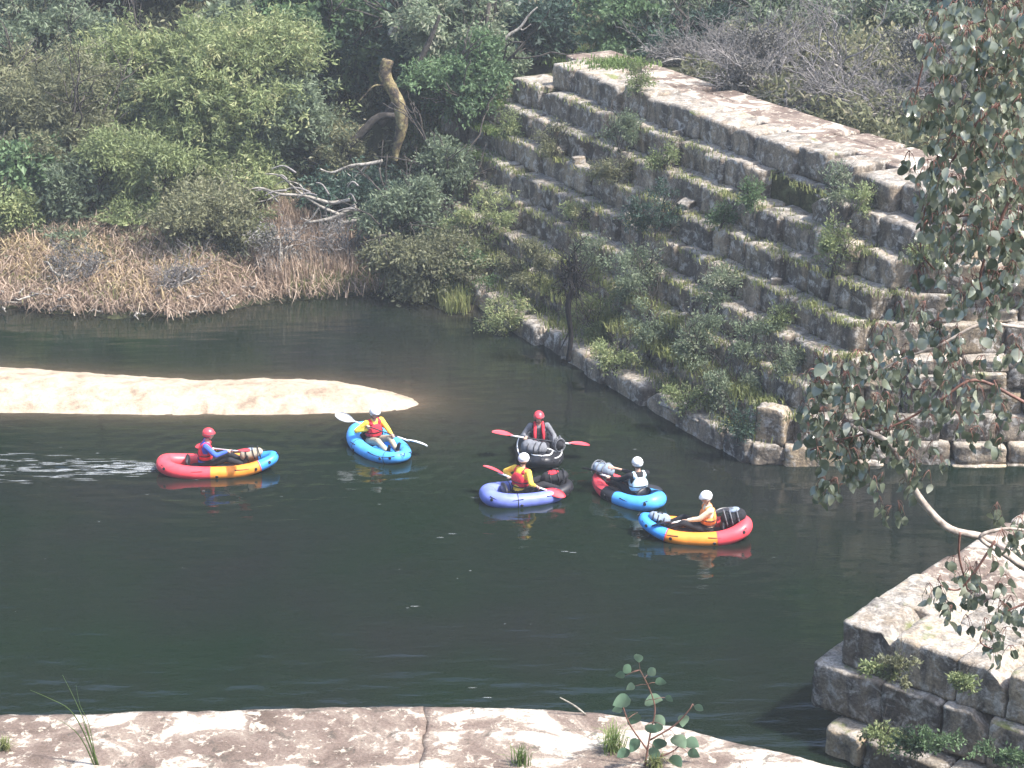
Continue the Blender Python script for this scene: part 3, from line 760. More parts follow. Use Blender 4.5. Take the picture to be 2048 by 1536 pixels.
# dead grey thickets on the right behind the walkway
def thicket(label, px, py, w, h, y, seed, leafy=.35, dense=19):
    c = unproj(px, py, y=y); sc = dist_scale(c.y, c.z); rx, rz = w / 2 / sc, h / 2 / sc
    g = surf(c.x, c.y); root = empty('bare_thicket', (c.x, c.y, g), 0, label, 'shrub')
    rng = random.Random(seed); paths = []; H = c.z - g
    for i in range(dense):
        a = rng.uniform(0, 2 * pi); q = rng.uniform(.2, 1)
        tip = Vector((cos(a) * rx * q, sin(a) * rx * .7 * q, max(.3, H + rng.uniform(-.9, .9) * rz)))
        paths += branching((rng.uniform(-.5, .5) * rx, rng.uniform(-.3, .3), 0), tip, rng.uniform(.018, .04), 3, rng, .9, 3, .25, .6, .005)
    V, F = tube(paths, 3); link('branches', mesh('branches', V, F), root, M['twig'])['kind'] = 'stuff'
    big = []
    for i in range(4):
        big.append(wig((rng.uniform(-.4, .4) * rx, -.3, .1), (rng.uniform(-.9, .9) * rx, -rx * .4, H + rng.uniform(-.5, .6) * rz), 8, .2, rng, .05, .015))
    for bp in big:
        V, F = tube([bp], 6); link('limb', mesh('limb', V, F), root, M['deadwood'])
    V, F, T = crown_arrays(rx, rx * .7, rz, .10, .04, leafy, seed, .3)
    V = V + np.array([0, 0, H]); V[:, 2] = np.maximum(V[:, 2], .05)
    link('dry_leaves', mesh('dry_leaves', V, F, False, T), root, M['twigleaf'])['kind'] = 'stuff'
    return root
thicket('dark bare thicket beside the far end of the walkway', 1390, 130, 210, 130, 52.5, 1, .5)
thicket('pale twiggy thicket with bleached limbs behind the middle of the walkway', 1530, 120, 260, 190, 50.5, 2, .5)
thicket('dense grey brown thicket behind the near end of the walkway', 1680, 170, 260, 240, 48.5, 3, .7)
thicket('grey thicket behind the hanging gum leaves', 1860, 190, 260, 260, 46.5, 4, .8)
thicket('low bare thicket pressing on the back edge of the walkway at its middle', 1510, 150, 190, 90, 48.6, 5, .6, 22)
thicket('low grey thicket against the back edge nearest the hanging gum leaves', 1780, 228, 200, 100, 45.4, 6, .6, 22)
thicket('brown twiggy thicket between the bleached stump and the bent stick', 1660, 188, 180, 110, 46.8, 7, .6, 22)
bush('shrub', 'dark green bush at the foot of the bare thicket by the walkway', 'bush', 1370, 120, 150, 110, 53.5, DK, .12, .05, 1.5, 401)
for i, (a, c) in enumerate([([(1572, 210), (1572, 190), (1577, 172), (1570, 160)], 46.9), ([(1500, 165), (1506, 150), (1500, 130), (1470, 108)], 48.6), ([(1530, 160), (1532, 140), (1548, 120)], 48.4), ([(1735, 240), (1738, 215), (1728, 196)], 45.4)]):
    trunk_obj('dead_stick', ['short bleached stump at the back edge of the walkway', 'curved pale dead stem in the twiggy thicket', 'upright white stick between the two pale thickets', 'bleached bent stick nearest the hanging gum leaves'][i], 'stick', a, c, [.05, .045, .04, .02], M['deadwood'], part='stem')

for i, (px, py, w, h, lb) in enumerate([(150, 530, 130, 90, 'brown tangle of dead stems on the left bank'), (560, 500, 120, 130, 'rusty dead shrub below the bleached branches'), (690, 500, 120, 110, 'grey dead shrub at the waterline under the bleached branches'), (350, 560, 90, 60, 'small dead tangle overhanging the waterline')]):
    q = hit(px, py + h * .4, 38); thicket(lb, px, py, w, h, q.y, 20 + i, .25, 9)
# ---- reeds, grass and litter
def blades(points, hmin, hmax, wd, rng, lean=.5, per=10, rad=.12):
    n = len(points) * per; P = np.repeat(points, per, 0) + np.concatenate([rng.normal(size=(n, 2)) * rad, np.zeros((n, 1))], 1)
    H = rng.uniform(hmin, hmax, (n, 1)); a = rng.uniform(0, 2 * pi, n)
    d = np.stack([np.cos(a), np.sin(a), np.zeros(n)], 1); s = np.stack([-np.sin(a), np.cos(a), np.zeros(n)], 1)
    ln = rng.uniform(.05, lean, (n, 1)); up = np.array([0, 0, 1.0])
    m = P + d * ln * H * .35 + up * H * .6; t = P + d * ln * H + up * H * (1 - .5 * ln)
    V = np.stack([P - s * wd, P + s * wd, m + s * wd * .7, m - s * wd * .7, t], 1).reshape(-1, 3)
    i = np.arange(n)[:, None] * 5
    F = np.concatenate([i + [[0, 1, 2]], i + [[0, 2, 3]], i + [[3, 2, 4]]], 1).reshape(-1, 3)
    return V, F, np.repeat(rng.uniform(0, 1, n), 3)
def scatter(name, label, pxpoly, count, mat, hmin, hmax, wd, seed, lean=.5, per=10, rad=.12, filt=None):
    rng = np.random.default_rng(seed); xs = [p[0] for p in pxpoly]; ys = [p[1] for p in pxpoly]; pts = []
    k = 0
    while len(pts) < count and k < count * 8:
        k += 1
        px, py = rng.uniform(min(xs), max(xs)), rng.uniform(min(ys), max(ys))
        if float(poly_sdf(np.float64(px), np.float64(py), pxpoly)) < 0: continue
        p = hit(px, py, 38)
        if p.z < .06: continue
        if filt and not filt(p): continue
        pts.append((p.x, p.y, p.z - .02))
    V, F, T = blades(np.array(pts), hmin, hmax, wd, rng, lean, per, rad)
    return tag(link(name, mesh(name, V, F, False, T), None, mat), label, kind='stuff')
scatter('dry_reeds', 'brown dry reeds and flattened stems along the left bank', [(-60, 470), (200, 440), (470, 430), (600, 420), (720, 480), (790, 575), (520, 605), (330, 632), (120, 622), (-60, 618)], 1500, M['reed'], .12, .6, .017, 1, 1.9, 16, .24)
scatter('straw', 'pale golden flattened straw on the left bank', [(-60, 480), (170, 470), (330, 520), (420, 560), (330, 600), (120, 560), (-60, 560)], 500, M['straw'], .12, .45, .02, 15, 2.0, 16, .3)
scatter('bank_sedge', 'patches of green sedge among the dry reeds', [(-60, 560), (120, 520), (300, 470), (500, 470), (500, 580), (330, 615), (60, 600)], 130, M['grass'], .2, .5, .016, 16, 1.2, 14, .2)
scatter('standing_reeds', 'upright rusty reeds below the bleached branches', [(490, 440), (610, 420), (700, 490), (720, 570), (560, 590), (500, 540)], 380, M['reed'], .5, 1.0, .016, 2, .35, 14, .14)
scatter('green_rushes', 'green rushes at the waterline left of the stone steps', [(560, 560), (760, 500), (900, 540), (960, 640), (780, 585), (600, 600)], 380, M['grass'], .25, .6, .014, 3, .5, 14, .12)
scatter('bank_grass', 'grass patches between the bushes of the left bank', [(-40, 380), (300, 440), (560, 480), (500, 540), (-40, 500)], 350, M['grass'], .15, .4, .014, 4, .7, 14, .2)
scatter('lawn', 'bright green grass at the far end of the walkway', [(980, 100), (1080, 88), (1250, 115), (1300, 135), (1200, 135), (1060, 125), (1000, 125)], 500, M['lawn'], .08, .22, .02, 5, .8, 14, .25)
# grass and weeds in the treads of the wall
def on_wall(p): return p.z < 5.0 and (p.z > .6 or st(p.x, p.y)[0] > .38)
scatter('wall_grass', 'grass growing on the treads of the stepped wall', [(830, 180), (1060, 150), (1420, 330), (1850, 520), (1760, 720), (1560, 900), (1480, 900), (1130, 715), (900, 600), (820, 420)], 900, M['grass'], .06, .20, .012, 6, .9, 12, .12, on_wall)
scatter('wall_weeds', 'rank weeds smothering the lower courses of the stepped wall', [(880, 480), (1150, 560), (1400, 700), (1560, 860), (1500, 900), (1300, 790), (1140, 700), (930, 620)], 560, M['grass'], .10, .36, .016, 7, .8, 14, .16, on_wall)
scatter('upper_moss_grass', 'short vivid grass on the shaded upper left courses', [(820, 190), (1010, 220), (1010, 330), (940, 340), (820, 320)], 500, M['lawn'], .06, .18, .014, 8, .9, 12, .14, on_wall)

# shrubs on the wall: each grows where its foot stands
mats = dict(g=M['grey'], f=M['fresh'], w=M['wattle'], o=M['olive'], d=M['dark'])
WS = [  # px, py of the middle, w, h, species, label
 (1310, 480, 130, 120, 'd', 'dark green bush on the middle courses of the stepped wall'),
 (1665, 540, 70, 150, 'w', 'slim yellow green sapling in front of the middle courses'),
 (1270, 580, 130, 150, 'g', 'dark stemmed bush on the lower courses right of the burnt stump'),
 (1190, 640, 120, 120, 'w', 'yellow grassy bush at the waterline right of the burnt stump'),
 (1060, 560, 130, 170, 'o', 'khaki bush left of the burnt stump'),
 (970, 470, 150, 150, 'w', 'yellow green bush spilling down the left of the stepped wall'),
 (930, 560, 130, 120, 'f', 'fresh green waterside bush at the left foot of the wall'),
 (1010, 640, 120, 90, 'w', 'low yellow bush on the waterline left of the burnt stump'),
 (900, 400, 110, 110, 'f', 'bright bush on the shaded upper left courses'),
 (1390, 700, 130, 130, 'g', 'leafy grey green bush above the bottom ledge'),
 (1300, 690, 100, 120, 'g', 'grey green bush on the second course'),
 (1460, 790, 120, 120, 'g', 'grey bush near the corner above the bottom ledge'),
 (1230, 720, 100, 80, 'w', 'yellow green ferny clump just above the bottom ledge'),
 (1500, 700, 100, 90, 'g', 'loose green bush on the lower courses near the corner'),
 (1440, 620, 110, 90, 'g', 'grey green bush over the fifth course'),
 (1180, 510, 90, 110, 'g', 'thin bush directly right of the burnt stump top'),
 (1240, 290, 90, 110, 'g', 'feathery grey bush in a gap of the upper courses'),
 (1275, 200, 70, 60, 'w', 'small yellow bush at the front edge of the walkway'),
 (1110, 330, 80, 70, 'o', 'low khaki clump on the upper courses'),
 (1230, 380, 110, 70, 'o', 'khaki clump spreading on the middle treads'),
 (1330, 330, 60, 60, 'w', 'tiny yellow green tuft bush below the walkway edge'),
 (1560, 640, 60, 60, 'w', 'small yellow tuft at the fifth course near the corner'),
 (1480, 850, 70, 90, 'd', 'dark narrow bush beside the upright tan block'),
 (1370, 800, 110, 70, 'w', 'sprawling grass clump on the bottom ledge'),
 (1560, 740, 90, 70, 'g', 'green clump by the corner blocks'),
 (1440, 470, 50, 50, 'f', 'small fresh weed on the fourth course'),
 (1505, 410, 40, 60, 'f', 'small green weed hanging in front of a grey block'),
 (1720, 450, 70, 50, 'w', 'yellowish weed on the tread under the walkway'),
 (1680, 390, 80, 70, 'g', 'grey green weed clump under the broken walkway edge'),
 (1150, 440, 90, 60, 'w', 'small yellow clump left of the middle courses'),
 (1020, 250, 80, 60, 'w', 'low yellow clump at the top left shoulder'),
 (1850, 545, 80, 40, 'w', 'yellow grass clump at the foot of the high tan course'),
]
for i, (px, py, w, h, k, lb) in enumerate(WS):
    f = hit(px, py + h * .35, 34)
    sc = dist_scale(f.y, f.z); rx, rz = w / 2 / sc, h / 2 / sc
    root = empty('wall_shrub', f, 0, lb, 'bush', None)
    V, F, T = crown_arrays(rx * 1.05, rx * .6, rz * 1.05, .08, .026, .70, 500 + i, .1, .13, 9)
    V = V + np.array([0, -.05, rz * .8]); V[:, 2] = np.maximum(V[:, 2], -.25)
    link('foliage', mesh('foliage', V, F, False, T), root, mats[k])
    rg = random.Random(i); P = []
    for q in range(4): P += branching((rg.uniform(-.05, .05), 0, -.05), (rg.uniform(-.6, .6) * rx, rg.uniform(-.3, .3) * rx, rz * 1.3), .016, 2, rg)
    V, F = tube(P, 4); link('stem', mesh('stem', V, F), root, M['barkdark'])

# burnt stump standing in the water at the foot of the wall
f = unproj(1138, 715, z=0)
st_ = trunk_obj('burnt_stump', 'thin black dead tree rising from the waterline with a ragged dark head', 'dead tree', [(1136, 722), (1142, 670), (1136, 610), (1150, 560), (1152, 510)], [f.y - .55, f.y - .55, f.y - .55, f.y - .55, f.y - .55], [.06, .055, .07, .055, .02], M['char'],
   [([(1138, 610), (1128, 570), (1122, 520)], f.y - .55, .03), ([(1150, 560), (1165, 540), (1180, 515)], f.y - .55, .025), ([(1140, 660), (1125, 690), (1120, 700)], f.y - .25, .02)])
rg = random.Random(5); P = []; bse = Vector(st_.location); top = unproj(1142, 580, y=f.y - .55) - bse
for q in range(34): P += branching(top + Vector((rg.uniform(-.08, .08), 0, rg.uniform(-.3, .9))), top + Vector((rg.uniform(-.3, .35), rg.uniform(-.2, .2), rg.uniform(-.3, 1.2))), .02, 2, rg, .9)
V, F = tube(P, 3); link('twigs', mesh('twigs', V, F), st_, M['char'])['kind'] = 'stuff'
trunk_obj('driftwood', 'grey plank like log lying on the bottom ledge of the wall', 'log', [(1318, 806), (1340, 815), (1368, 830), (1395, 842)], [hit(1318, 806).y - .02, hit(1340, 815).y - .02, hit(1368, 830).y - .02, hit(1395, 842).y - .02], [.045, .05, .045, .03], M['deadwood'], part='log')
trunk_obj('driftwood', 'short pale stick floating at the foot of the black dead tree', 'stick', [(1122, 716), (1140, 714), (1156, 710)], 42.75, [.03, .03, .02], M['deadwood'], part='log')
# waterline stones and drift along the left bank
rg = random.Random(9)
for i in range(40):
    px = rg.uniform(0, 560); py = np.interp(px, [0, 120, 330, 520, 560], [612, 618, 630, 604, 600]) + rg.uniform(-34, 4)
    zz = .12 if py > 600 else .4
    p = unproj(px, py, z=zz); q = unproj(px + rg.uniform(-50, 50), py + rg.uniform(-14, 6), z=zz + .08)
    V, F = tube([wig((0, 0, 0), q - p, 6, .3, rg, .035, .012)], 5)
    tag(link('drift_stick', mesh('drift_stick', V, F), None, M['deadwood']), 'pale drift stick washed up along the left bank', 'stick', 'drift sticks along the left waterline').location = p
p = unproj(40, 600, z=.1)
tag(put_stone(ST_SLAB[2], None, p, (1.3, .5, .3), .05, 'flat_rock'), 'flat pale rock at the left edge of the far waterline', 'rock')
# ------------------------------------------------------------------ people, rafts, paddles, bags
def capsule(bm, a, b, ra, rb, seg=12):
    a, b = Vector(a), Vector(b); d = b - a; L = d.length
    if L < 1e-6: d = Vector((0, 0, 1)); L = 1e-6
    R = d.to_track_quat('Z', 'Y').to_matrix().to_4x4()
    rings = []
    def ring(z, r): return [bm.verts.new(Matrix.Translation(a) @ R @ Vector((r * cos(2 * pi * k / seg), r * sin(2 * pi * k / seg), z))) for k in range(seg)]
    rs = []
    for i in range(1, 4): t = -pi / 2 + i * pi / 6 * .99; rs.append((ra * sin(t), ra * cos(t)))
    for i in range(0, 3): t = i * pi / 6; rs.append((L + rb * sin(t), rb * cos(t)))
    rr = [ring(z, r) for z, r in rs]
    for q in range(len(rr) - 1):
        for k in range(seg): k2 = (k + 1) % seg; bm.faces.new((rr[q][k], rr[q][k2], rr[q + 1][k2], rr[q + 1][k]))
    p0 = bm.verts.new(a - d.normalized() * ra); p1 = bm.verts.new(b + d.normalized() * rb)
    for k in range(seg): k2 = (k + 1) % seg; bm.faces.new((p0, rr[0][k2], rr[0][k])); bm.faces.new((p1, rr[-1][k], rr[-1][k2]))
def ellipsoid(bm, c, r, rot=None, seg=14):
    Mx = Matrix.Translation(Vector(c)) @ (rot.to_4x4() if rot is not None else Matrix.Identity(4)) @ Matrix.Diagonal((*r, 1))
    bmesh.ops.create_uvsphere(bm, u_segments=seg, v_segments=seg - 4, radius=1, matrix=Mx)
WORK = bpy.data.scenes.new('work')
def remeshed(name, fn, voxel, parent, mat, smooth=True, it=2):
    bm = bmesh.new(); fn(bm); me = bpy.data.meshes.new(name + '_src'); bm.to_mesh(me); bm.free()
    t = bpy.data.objects.new('tmp', me); WORK.collection.objects.link(t)
    m = t.modifiers.new('r', 'REMESH'); m.mode = 'VOXEL'; m.voxel_size = voxel; m.use_smooth_shade = smooth
    if it: s = t.modifiers.new('s', 'SMOOTH'); s.iterations = it; s.factor = .5
    with bpy.context.temp_override(scene=WORK, view_layer=WORK.view_layers[0]):
        dg = bpy.context.evaluated_depsgraph_get(); dg.update()
        out = bpy.data.meshes.new_from_object(t.evaluated_get(dg)); out.name = name
    bpy.data.objects.remove(t); bpy.data.meshes.remove(me); out.materials.clear()
    return link(name, out, parent, mat)
def elbow(Sh, Hd, l1, l2, hint):
    d = Hd - Sh; L = min(d.length, (l1 + l2) * .995); d.normalize()
    a = (l1 * l1 - l2 * l2 + L * L) / (2 * L); h = sqrt(max(0, l1 * l1 - a * a))
    hv = hint - d * hint.dot(d); hv.normalize(); return Sh + d * a + hv * h

def paddle_frame(c, d): return Vector(c), Vector(d).normalized()
def make_paddle(frame, c, d, label, blade, shaft, length=2.0, feather=.9, blade_lab=None, roll=0.3):
    """c centre and d direction of the shaft in the raft's own frame"""
    loc, rz = frame; root = empty('paddle', loc, rz, label, 'paddle', 'paddles'); root.scale = (.92, .92, .90); root.location.z = -.035
    c, d = Vector(c), Vector(d).normalized()
    hl = length / 2 - .42
    P = [c + d * (hl + .12) * t for t in (-1, -.5, 0, .5, 1)]
    V, F = tube([(P, [.016] * 5)], 10); link('shaft', mesh('shaft', V, F), root, shaft)
    for sgn in (-1, 1):
        V, F = tube([([c + d * sgn * (hl * .62), c + d * sgn * (hl + .05)], [.0185, .0185])], 10); link('shaft_sleeve', mesh('shaft_sleeve', V, F), root, M['shaft_white'])
        nrm = (Vector((0, -.35, 1)) + Vector((0, 1, 0)) * roll * sgn); nrm = (nrm - d * nrm.dot(d)).normalized(); w = d.cross(nrm)
        V, F = [], []; n = 12
        prof = [.018, .035, .06, .08, .092, .098, .10, .098, .092, .08, .058, .022]
        for layer in (1, -1):
            for i in range(n):
                t = i / (n - 1); p = c + d * sgn * (hl + t * .46) + nrm * (.03 * sin(t * pi * .8))
                for k in range(5):
                    q = (k - 2) / 2; V.append(p + w * prof[i] * q + nrm * (layer * .006 * (1.3 - abs(q)) + .02 * q * q))
        for ly in (0, 1):
            for i in range(n - 1):
                for k in range(4):
                    a = ly * n * 5 + i * 5 + k; f = [a, a + 1, a + 6, a + 5]; F.append(f if ly else f[::-1])
        for i in range(n - 1):
            for k in (0, 4):
                a = i * 5 + k; F.append([a, a + 5, a + 5 + n * 5, a + n * 5])
        for i in (0, n - 1):
            for k in range(4): a = i * 5 + k; F.append([a, a + 1, a + 1 + n * 5, a + n * 5])
        link('blade', mesh('blade', [tuple(v) for v in V], F), root, blade)
    return root

def make_person(frame, label, pad_c, pad_d, grip, top, vest, helmet, legs, lean=-.12, yaw=0.0, head_yaw=0.0, head_pitch=.1, sleeves=True, straps=None, free_hand=None, hipx=-.42):
    loc, rz = frame; root = empty('person', loc, rz, label, 'person', None); root.scale = (.92, .92, .90); root.location.z = -.035
    hip = Vector((hipx, 0, .20)); R = Matrix.Rotation(yaw, 3, 'Z')
    def T(v): return hip + R @ Vector(v)
    pc, pd = Vector(pad_c), Vector(pad_d).normalized()
    chest = T((lean * .35, 0, .32)); neck = T((lean * .55 + .01, 0, .50)); hc = T((lean * .55 + .05, 0, .665))
    shL, shR = T((lean * .5, .185, .455)), T((lean * .5, -.185, .455))
    hands = [pc + pd * grip, pc - pd * grip]
    if (hands[0] - shL).length + (hands[1] - shR).length > (hands[1] - shL).length + (hands[0] - shR).length: hands = hands[::-1]
    hold = [True, True]
    if free_hand is not None:
        hands[free_hand[0]] = Vector(free_hand[1]); hold[free_hand[0]] = False
    arms = []
    for i, (sh, hd) in enumerate(zip((shL, shR), hands)):
        sgn = 1 if i == 0 else -1
        wrist_dir = (sh + Vector((0, 0, -.25)) - hd).normalized(); wr = hd + wrist_dir * .085
        if (wr - sh).length > .52: wr = sh + (wr - sh).normalized() * .52
        el = elbow(sh, wr, .285, .25, R @ Vector((-.25, sgn * .6, -.8))); arms.append((sh, el, wr, hd))
    kn = [Vector((hipx + .47, .15, .36)), Vector((hipx + .47, -.15, .35))]; hipj = [T((0, .09, -.02)), T((0, -.09, -.02))]
    an = [Vector((hipx + .86, .11, .19)), Vector((hipx + .86, -.11, .19))]; toe = [a + Vector((.06, .015 * (1 if i == 0 else -1), .19)) for i, a in enumerate(an)]
    HR = R @ Matrix.Rotation(head_yaw, 3, 'Z') @ Matrix.Rotation(head_pitch, 3, 'Y')
    def Hp(v): return hc + HR @ Vector(v)
    def body(bm):
        capsule(bm, hip + Vector((0, 0, 0)), chest, .125, .125); ellipsoid(bm, chest, (.105, .165, .19), R)
        capsule(bm, T((lean * .45, .10, .44)), T((lean * .45, -.10, .44)), .07, .07); capsule(bm, neck - Vector((0, 0, .06)), Hp((-.01, 0, -.05)), .055, .05)
        ellipsoid(bm, Hp((0, 0, .02)), (.095, .075, .115), HR); ellipsoid(bm, Hp((.035, 0, -.055)), (.055, .052, .06), HR)
        ellipsoid(bm, Hp((.105, 0, -.015)), (.018, .013, .025), HR)
        ellipsoid(bm, Hp((.085, 0, -.055)), (.014, .026, .010), HR)
        for sg in (1, -1): ellipsoid(bm, Hp((-.005, sg * .078, -.005)), (.018, .010, .03), HR)
        for i, (sh, el, wr, hd) in enumerate(arms):
            capsule(bm, sh, el, .050, .040); capsule(bm, el, wr, .039, .026)
            axis = pd.copy(); sg = 1 if i == 0 else -1
            toh = (hd - wr).normalized()
            pal = hd - toh * .035; side = axis - toh * axis.dot(toh); side.normalize(); nrm = toh.cross(side)
            if nrm.z > 0: nrm = -nrm
            capsule(bm, wr, pal, .026, .03)
            Rp = Matrix((side, toh, nrm)).transposed(); ellipsoid(bm, pal + toh * .005, (.042, .048, .018), Rp)
            for f in range(4):
                o = side * (f - 1.5) * .0235; ln = (.9, 1.0, .96, .78)[f]
                pts = [pal + o + toh * .035 - nrm * .006]
                ang = 0
                for sgm, bend in ((.036, .5), (.028, 1.0), (.022, .9)):
                    ang += bend * (1 if hold[i] else .35); pts.append(pts[-1] + (toh * cos(ang) + nrm * sin(ang)) * sgm * ln)
                for a_, b_, r_ in zip(pts, pts[1:], (.0105, .0098, .009)): capsule(bm, a_, b_, r_, r_ * .95, 8)
            tb = pal + side * (-.036) * sg - toh * .012; t1 = tb + (side * -.5 * sg + toh * .7 + nrm * .5).normalized() * .035; t2 = t1 + (toh * .5 + nrm * .9).normalized() * .028
            capsule(bm, tb, t1, .013, .0115, 8); capsule(bm, t1, t2, .0115, .0095, 8)
        for i in (0, 1):
            capsule(bm, hipj[i], kn[i], .085, .055); capsule(bm, kn[i], an[i], .053, .036); capsule(bm, an[i] - Vector((.03, 0, .02)), toe[i], .036, .026)
    remeshed('body', body, .0125, root, M['skin'], it=1)
    def shirt(bm):
        capsule(bm, hip, chest, .140, .14); ellipsoid(bm, chest, (.120, .18, .205), R); capsule(bm, T((lean * .45, .11, .435)), T((lean * .45, -.11, .435)), .082, .082)
        for sh, el, wr, hd in arms:
            capsule(bm, sh, el, .066, .056); capsule(bm, el, el.lerp(wr, .93), .055, .042)
    remeshed('jacket', shirt, .016, root, top)
    def trous(bm):
        ellipsoid(bm, hip, (.145, .165, .125), R)
        for i in (0, 1): capsule(bm, hipj[i], kn[i], .102, .072); capsule(bm, kn[i], an[i], .07, .05)
    remeshed('trousers', trous, .018, root, legs)
    for i in (0, 1):
        remeshed('shoe', lambda bm: (capsule(bm, an[i] - Vector((.035, 0, .02)), toe[i], .05, .036), capsule(bm, an[i] - Vector((.04, 0, 0)), an[i] + Vector((0, 0, .02)), .048, .046)), .014, root, M['cloth_black'])
    if vest:
        def vst(bm):
            for sg in (1, -1):
                ellipsoid(bm, T((lean * .3 + .085 * sg, 0, .24)), (.075, .185, .19), R)
                capsule(bm, T((lean * .5 + .06 * sg, .105, .44)), T((lean * .5, .105, .485)), .05, .045); capsule(bm, T((lean * .5 + .06 * sg, -.105, .44)), T((lean * .5, -.105, .485)), .05, .045)
            ellipsoid(bm, T((lean * .3, 0, .20)), (.13, .205, .15), R)
        vo = remeshed('life_vest', vst, .016, root, vest)
        for zz in (.13, .23):
            V, F = tube([([T((lean * .3 + .165 * cos(q), .212 * sin(q), zz)) for q in np.linspace(0, 2 * pi, 25)], [.012] * 25)], 6)
            link('strap', mesh('strap', V, F), vo, M['cloth_black'])
        if straps:
            for sg in (1, -1):
                V, F = tube([([T((lean * .3 + .19, sg * .09, .10)), T((lean * .4 + .185, sg * .095, .30)), T((lean * .5 + .10, sg * .085, .47)), T((lean * .5, sg * .08, .54))], [.03, .034, .034, .028])], 8)
                link('strap', mesh('strap', V, F), vo, straps)
    # helmet: rounded shell with ear drops, rim and chin strap
    bm = bmesh.new(); bmesh.ops.create_uvsphere(bm, u_segments=28, v_segments=16, radius=1)
    kill = [v for v in bm.verts if v.co.z < -.62 or (v.co.z < -.05 and v.co.x > .45)]
    bmesh.ops.delete(bm, geom=kill, context='VERTS')
    for v in bm.verts:
        q = v.co.copy(); v.co = Vector((q.x * .132, q.y * .115, .035 + q.z * (.118 if q.z > 0 else .12)))
        if q.x > .8 and q.z < .2: v.co.x += .015
    bmesh.ops.solidify(bm, geom=bm.faces[:], thickness=.012)
    me = bpy.data.meshes.new('helmet'); bm.to_mesh(me); bm.free(); me.polygons.foreach_set('use_smooth', np.full(len(me.polygons), True))
    he = link('helmet', me, root, helmet); he.location = hc; he.rotation_euler = HR.to_euler()
    V, F = tube([([(.132 * cos(q) + .004, .115 * sin(q), .030 + .006 * cos(q)) for q in np.linspace(0, 2 * pi, 33)], [.006] * 33)], 6); link('rim', mesh('rim', V, F), he, M['cloth_grey'])
    V, F = tube([([(.01, .095, -.02), (.035, .06, -.10), (.05, 0, -.118), (.035, -.06, -.10), (.01, -.095, -.02)], [.007] * 5)], 6); link('chin_strap', mesh('chin_strap', V, F), he, M['cloth_black'])
    bm = bmesh.new(); ellipsoid(bm, (-.03, 0, -.02), (.078, .079, .075)); me = bpy.data.meshes.new('hair'); bm.to_mesh(me); bm.free()
    ha = link('hair', me, root, M['hair']); ha.location = hc; ha.rotation_euler = HR.to_euler()
    for sg in (1, -1):
        bm = bmesh.new(); ellipsoid(bm, (0, 0, 0), (.009, .014, .008)); me = bpy.data.meshes.new('eye'); bm.to_mesh(me); bm.free()
        e = link('eye', me, root, M['eye']); e.location = Hp((.088, sg * .032, .018)); e.rotation_euler = HR.to_euler()
    bm = bmesh.new(); ellipsoid(bm, (0, 0, 0), (.008, .024, .006)); me = bpy.data.meshes.new('mouth'); bm.to_mesh(me); bm.free()
    e = link('mouth', me, root, M['lips']); e.location = Hp((.092, 0, -.055)); e.rotation_euler = HR.to_euler()
    return root

